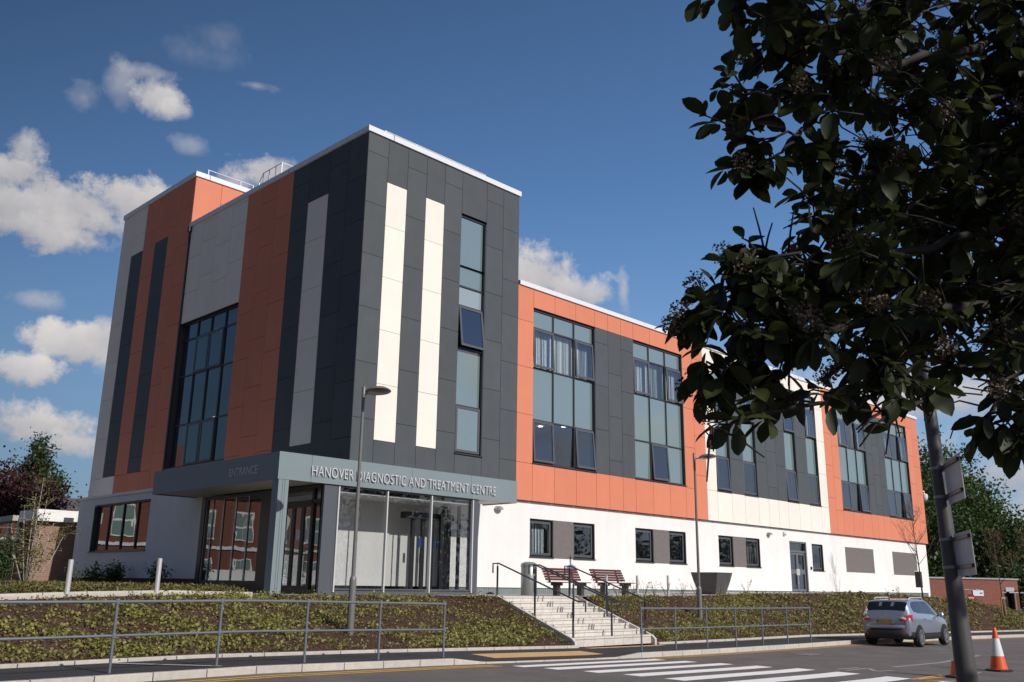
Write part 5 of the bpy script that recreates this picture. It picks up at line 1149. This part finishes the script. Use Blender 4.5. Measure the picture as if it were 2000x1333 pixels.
b = MB(); b.box(-46, -8, 45.85, 45.98, 4.3, 4.55); b.build('string_course', M_wpaint, t)
b = MB(); b.box(-40, -14, 40, 40.2, 1.3, 2.6); tag(b.build('garden_wall', M_wpaint), 'low white wall in front of the red brick hall', 'wall')
MT = 'trees across the road mirrored in the front glazing'
ML = ['opposite the glazed lobby', 'next to the tall one opposite the lobby', 'opposite the steps', 'opposite the two benches', 'opposite the planter', 'opposite the grey double door', 'opposite the far end of the wing']
for i, (x, y, hh, rr) in enumerate([(31, -42, 9.5, 4), (39, -46, 8.0, 4.5), (52, -46, 8.5, 5), (63, -49, 7.5, 4.5), (79, -50, 9.0, 5), (98, -52, 9.5, 5.5), (120, -56, 11, 6)]):
    tree('broadleaf_tree', (x, y, 0), hh, blob(8, rr, 1.5, hh*.95), 4200, 'tree across the road '+ML[i]+', mirrored in the glazing', M_dgreen, .5, group=MT, clumps=70)
# ================================================================ OVERHANGING TREE, CLOSE TO THE CAMERA
OT = thing('overhanging_tree', (-10.6, -24.6, .3), 'large dark-leaved tree hanging into the upper right, close to the camera', 'tree')
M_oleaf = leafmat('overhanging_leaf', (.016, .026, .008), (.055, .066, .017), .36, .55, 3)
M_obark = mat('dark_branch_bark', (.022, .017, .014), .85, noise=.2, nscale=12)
M_flow = mat('faded_flower_head', (.16, .115, .075), .9, noise=.3, nscale=30)
LV, LF = [], []
def leaf(p, d, nrm, Lg, wd, curl):
    """folded, slightly curled leaf: midrib of five points with two rows of blades"""
    d = d.normalized(); s_ = d.cross(nrm)
    if s_.length < 1e-4: s_ = d.orthogonal()
    s_.normalize(); n = s_.cross(d).normalized(); o = len(LV)
    prof = [(0, .04), (.18, .55), (.42, .98), (.66, 1.0), (.86, .62), (1.0, .0)]
    for (f, w) in prof:
        c = p+d*(Lg*f*(1-.12*curl*f))-n*(Lg*curl*f*f*.45); ww = wd*.5*w
        LV.append(tuple(c)); LV.append(tuple(c+s_*ww+n*ww*.28)); LV.append(tuple(c-s_*ww+n*ww*.28))
    for i in range(len(prof)-1):
        a = o+i*3; b = a+3; LF.append((a, b, b+1, a+1)); LF.append((a, a+2, b+2, b))
BU = [1200,1285,1370,1560,1620,1700,1760,1820,1870,1905,1950,2100]; BV = [745,755,832,835,790,810,815,800,745,860,885,905]
GAPS = [(1610,228,1840,285),(1250,372,1560,462),(1250,285,1440,305),(1845,735,1925,800),(1560,725,1640,750)]
def open_sky(p):
    u, v, w = proj(p)
    if w < 1 or u > 2060 or v < -40: return False
    return v > float(np.interp(u, BU, BV)) or any(a < u < c and b < v < d for a, b, c, d in GAPS)
def rosette(p, ax, n, Lg, droop=.35):
    if open_sky(p): return          # the crown's natural gaps and its lower edge
    ax = ax.normalized(); e1 = ax.orthogonal().normalized(); e2 = ax.cross(e1); a0 = random.uniform(0, 6.28)
    for k in range(n):
        a = a0+k*2.4+random.uniform(-.3, .3); tilt = random.uniform(.5, 1.25)
        d = ax*math.cos(tilt)+(e1*math.cos(a)+e2*math.sin(a))*math.sin(tilt); d.z -= droop*random.uniform(.3, 1.7)
        L_ = Lg*random.choice((random.uniform(.45, .8), random.uniform(.8, 1.2), random.uniform(.9, 1.25))); nr = Vector((random.gauss(0, .45), random.gauss(0, .45), 1)).normalized()
        leaf(p+d.normalized()*.012-ax*random.uniform(0, .10), d, nr, L_, L_*random.uniform(.42, .56), random.uniform(-.1, .8))
BRB = MB(); FL = MB(); flo = []
def flower(p, ax):
    if open_sky(p): return
    ax = (ax.normalized()*.6+Vector((0, 0, .5))).normalized()
    for k in range(120):
        d = Vector((random.gauss(0, 1), random.gauss(0, 1), random.gauss(0, 1))).normalized(); e = p+ax*.06+(d*.05*random.random()**.4); e.z += .01
        flo.append(e)
        if k % 12 == 0: BRB.tube([tuple(p), tuple(e)], .0016, 3, cap=False)
def limb(pts, r0, r1, leafy=.5, Lg=.115, twn=5, flw=.2, end=True):
    """branch through (u, v, depth) or world points, then side twigs with leaf rosettes"""
    pts = list(pts); u_, v_, d_ = pts[-1]; u2_, v2_, _ = pts[-2]; k_ = 22/max(60, math.hypot(u_-u2_, v_-v2_)); pts[-1] = (u_+(u2_-u_)*min(.8, k_), v_+(v2_-v_)*min(.8, k_), d_)
    P = [at(*p) if not isinstance(p, Vector) else p for p in pts]; Q = []
    n = len(P)
    for i in range(n-1):
        for k in range(6):
            a = [P[max(i-1, 0)], P[i], P[i+1], P[min(i+2, n-1)]]; Q.append(Vector(cr2(a, k/6)))
    Q.append(P[-1]); m = len(Q)
    Q = [q+Vector((random.gauss(0, .008), random.gauss(0, .008), random.gauss(0, .008))) for q in Q]
    BRB.tube([tuple(q) for q in Q], [r0+(r1-r0)*i/(m-1) for i in range(m)], 7)
    for i in range(1, m):
        if i/m < leafy or i % 2: continue
        d = (Q[i]-Q[i-1]).normalized()
        for _ in range(twn):
            if random.random() < .40: continue
            sd = Vector((random.gauss(0, 1), random.gauss(0, 1), random.gauss(-.1, .8))).normalized(); t_ = (d*.9+sd).normalized(); L_ = random.uniform(.06, .22)
            e = Q[i]+t_*L_; BRB.tube([tuple(Q[i]), tuple(Q[i]+t_*L_*.5+Vector((0, 0, .01))), tuple(e)], [.005, .004, .0028], 5)
            rosette(e, t_, random.randint(5, 8), Lg)
            if random.random() < flw: flower(e, t_)
    if end: rosette(Q[-1], (Q[-1]-Q[-2]), 8, Lg*.85)
    return Q
def cr2(P, t):
    a, b_, c, d = P; return .5*((2*b_)+(c-a)*t+(2*a-5*b_+4*c-d)*t*t+(3*b_-a-3*c+d)*t**3)
TK = Vector((-10.6, -24.6, .3)); 
BRB.tube([tuple(TK+Vector((0, 0, -.4))), tuple(TK+Vector((-.1, .05, 1.2))), tuple(TK+Vector((-.3, .1, 2.4))), tuple(TK+Vector((-.5, .3, 4.2))), tuple(TK+Vector((-.9, .5, 6.2)))], [.16, .14, .12, .09, .04], 12)
H1_ = TK+Vector((-.3, .1, 2.4)); H2_ = TK+Vector((-.4, .2, 3.3)); H3_ = TK+Vector((-.6, .35, 4.5))
LB = [
 # upper limbs
 ([H2_, (2080, 60, 5.0), (1900, 95, 4.5), (1750, 127, 4.1), (1637, 165, 3.9), (1530, 192, 3.8), (1470, 182, 3.75), (1386, 165, 3.7)], .03, .004, .28),
 ([(1750, 127, 4.1), (1640, 105, 3.9), (1560, 60, 3.8), (1470, 20, 3.7), (1420, 8, 3.65)], .014, .004, .2),
 ([H3_, (1980, -60, 4.8), (1800, -30, 4.4), (1690, 20, 4.2), (1590, 30, 4.0), (1500, 15, 3.9)], .03, .005, .2),
 ([(1690, 20, 4.2), (1640, 60, 4.0), (1590, 100, 3.9), (1540, 110, 3.9)], .009, .004, .2),
 ([(1637, 165, 3.9), (1600, 220, 3.8), (1562, 255, 3.8), (1500, 275, 3.7), (1412, 250, 3.7)], .010, .003, .3),
 ([(1562, 255, 3.8), (1530, 290, 3.7), (1490, 320, 3.7), (1450, 325, 3.65)], .007, .003, .4),
 ([H2_, (2100, 260, 4.8), (1950, 290, 4.4), (1850, 330, 4.1), (1720, 350, 3.9), (1640, 320, 3.8), (1590, 300, 3.8)], .025, .004, .25),
 ([(1850, 330, 4.1), (1780, 300, 4.0), (1720, 290, 3.9), (1680, 300, 3.8)], .008, .003, .4),
 ([(1850, 330, 4.1), (1760, 420, 3.9), (1680, 470, 3.8), (1619, 431, 3.7), (1565, 385, 3.65)], .010, .003, .3),
 ([H1_, (2120, 420, 4.6), (1960, 440, 4.2), (1800, 490, 3.9), (1680, 500, 3.7), (1560, 560, 3.6), (1500, 490, 3.5), (1431, 515, 3.45)], .03, .004, .2),
 ([(1680, 500, 3.7), (1600, 520, 3.6), (1540, 500, 3.5), (1490, 525, 3.5)], .009, .003, .3),
 ([(1560, 560, 3.6), (1500, 570, 3.5), (1430, 560, 3.45), (1385, 575, 3.4)], .009, .003, .2),
 ([H1_, (2100, 560, 4.4), (1950, 590, 4.0), (1800, 610, 3.7), (1650, 640, 3.5), (1540, 690, 3.4), (1442, 705, 3.3), (1400, 712, 3.3), (1352, 713, 3.3)], .03, .003, .2),
 ([(1650, 640, 3.5), (1560, 640, 3.4), (1480, 620, 3.35), (1420, 640, 3.3)], .010, .003, .3),
 ([(1800, 700, 3.6), (1730, 760, 3.4), (1660, 790, 3.3), (1559, 793, 3.25), (1480, 815, 3.2), (1400, 835, 3.15), (1375, 850, 3.15)], .012, .003, .35),
 ([H1_, (2080, 640, 4.2), (1960, 660, 3.9), (1877, 720, 3.6), (1814, 780, 3.4), (1740, 800, 3.3), (1720, 810, 3.3)], .018, .003, .35),
 ([(1960, 600, 4.0), (1870, 620, 3.8), (1790, 670, 3.6), (1740, 720, 3.5), (1700, 740, 3.4)], .010, .003, .3),
 ([H1_, (2090, 700, 4.0), (2000, 720, 3.7), (1960, 760, 3.5), (1930, 820, 3.4), (1925, 860, 3.4)], .014, .003, .3),
 ([H1_, (2120, 760, 3.9), (2040, 790, 3.6), (1990, 830, 3.5), (1975, 870, 3.5)], .012, .003, .3),
 ([H3_, (2050, 120, 4.9), (1960, 180, 4.6), (1860, 200, 4.3), (1800, 220, 4.2), (1760, 200, 4.1)], .016, .004, .2),
 ([H3_, (2050, -10, 5.2), (1950, 20, 4.9), (1850, 10, 4.6), (1780, 40, 4.4), (1740, 60, 4.3)], .016, .004, .1),
 ([H2_, (2060, 350, 4.6), (1980, 380, 4.4), (1900, 430, 4.2), (1840, 480, 4.0)], .012, .003, .2),
]
for (pts, a, b_, lf) in LB: limb(pts, a, b_, lf, twn=2, Lg=.118, flw=.16)
# dense inner foliage to the right, inside and beyond the frame
dens = [(1540, 60, 3.9, .20, 9), (1600, 140, 3.9, .22, 9), (1700, 400, 3.9, .25, 8), (1990, 60, 5.6, 1.0, 40), (1900, 130, 5.0, .5, 26), (1960, 330, 4.9, .5, 30), (1900, 400, 4.6, .45, 26), (1850, 560, 4.2, .42, 26), (1950, 520, 4.4, .5, 34), (1760, 560, 3.95, .3, 16), (1980, 660, 4.1, .4, 26), (1700, 110, 4.3, .3, 14), (1800, 60, 4.7, .4, 22), (1660, 560, 3.7, .25, 12), (1600, 630, 3.5, .22, 9), (1790, 440, 4.2, .32, 16), (2060, 250, 5.2, .7, 40), (2080, 500, 4.8, .7, 40), (1960, 200, 4.9, .4, 24), (1700, 650, 3.6, .25, 12), (1860, 670, 3.9, .3, 14)]
for (u, v, dp, rad, k) in dens:
    c = at(u, v, dp)
    for _ in range(int(k*.85) if u < 1900 else int(k*1.8)):
        p = c+Vector((random.gauss(0, rad), random.gauss(0, rad), random.gauss(0, rad)))*.6; w = proj(p)
        if w[0] < 1430 or w[2] < 2.4: continue
        d = ((p-(TK+Vector((0, 0, 3.5)))).normalized()+Vector((random.gauss(0, .6), random.gauss(0, .6), random.gauss(0, .6)))).normalized(); st = p-d*random.uniform(.12, .28)-Vector((0, 0, .05)); BRB.tube([tuple(st), tuple((st+p)/2+Vector((random.gauss(0, .02), random.gauss(0, .02), .02))), tuple(p)], [.005, .004, .003], 5); rosette(p, d, random.randint(6, 10), .118)
        if random.random() < .18: flower(p, d)
# the rest of the crown, beyond the frame on the sunny side (it shades what shows)
kk = 0
while kk < 900:
    p = Vector((random.uniform(-15.5, -8.0), random.uniform(-27.8, -21.8), random.uniform(3.6, 9.0)))
    e = ((p.x+11.8)/3.9)**2+((p.y+24.9)/3.0)**2+((p.z-6.3)/2.9)**2
    if e > 1: continue
    w = proj(p)
    if w[2] > 0 and w[0] < 2080 and w[1] > -120: continue
    d = (p-(TK+Vector((-.5, .2, 4)))).normalized(); BRB.tube([tuple(p-d*.4), tuple(p)], [.008, .004], 4, cap=False); rosette(p, d, 8, .17); kk += 1
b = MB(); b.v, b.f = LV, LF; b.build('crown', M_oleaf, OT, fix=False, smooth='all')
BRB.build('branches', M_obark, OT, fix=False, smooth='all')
q = NQ(); q.leaves(np.array([tuple(p) for p in flo]), .013, up=1, asp=.8); q.build('flower_heads', M_flow, OT)

# road iron
t = thing('drain_cover', (8.6, -10.6, ROAD(8.6, -10.6)), 'worn rectangular iron drain cover in the road below the short guardrail', 'drain cover')
b = MB(); b.box(-.42, .42, -.3, .3, -.02, .006); b.build('frame', mat('worn_iron', (.10, .09, .085), .6, metal=.4, noise=.2), t, local=True)
b = MB()
for i in range(7):
    for j in range(4): b.box(-.37+i*.107, -.30+i*.107, -.25+j*.13, -.17+j*.13, .006, .012)
b.build('grid', M_galv, t, local=True)
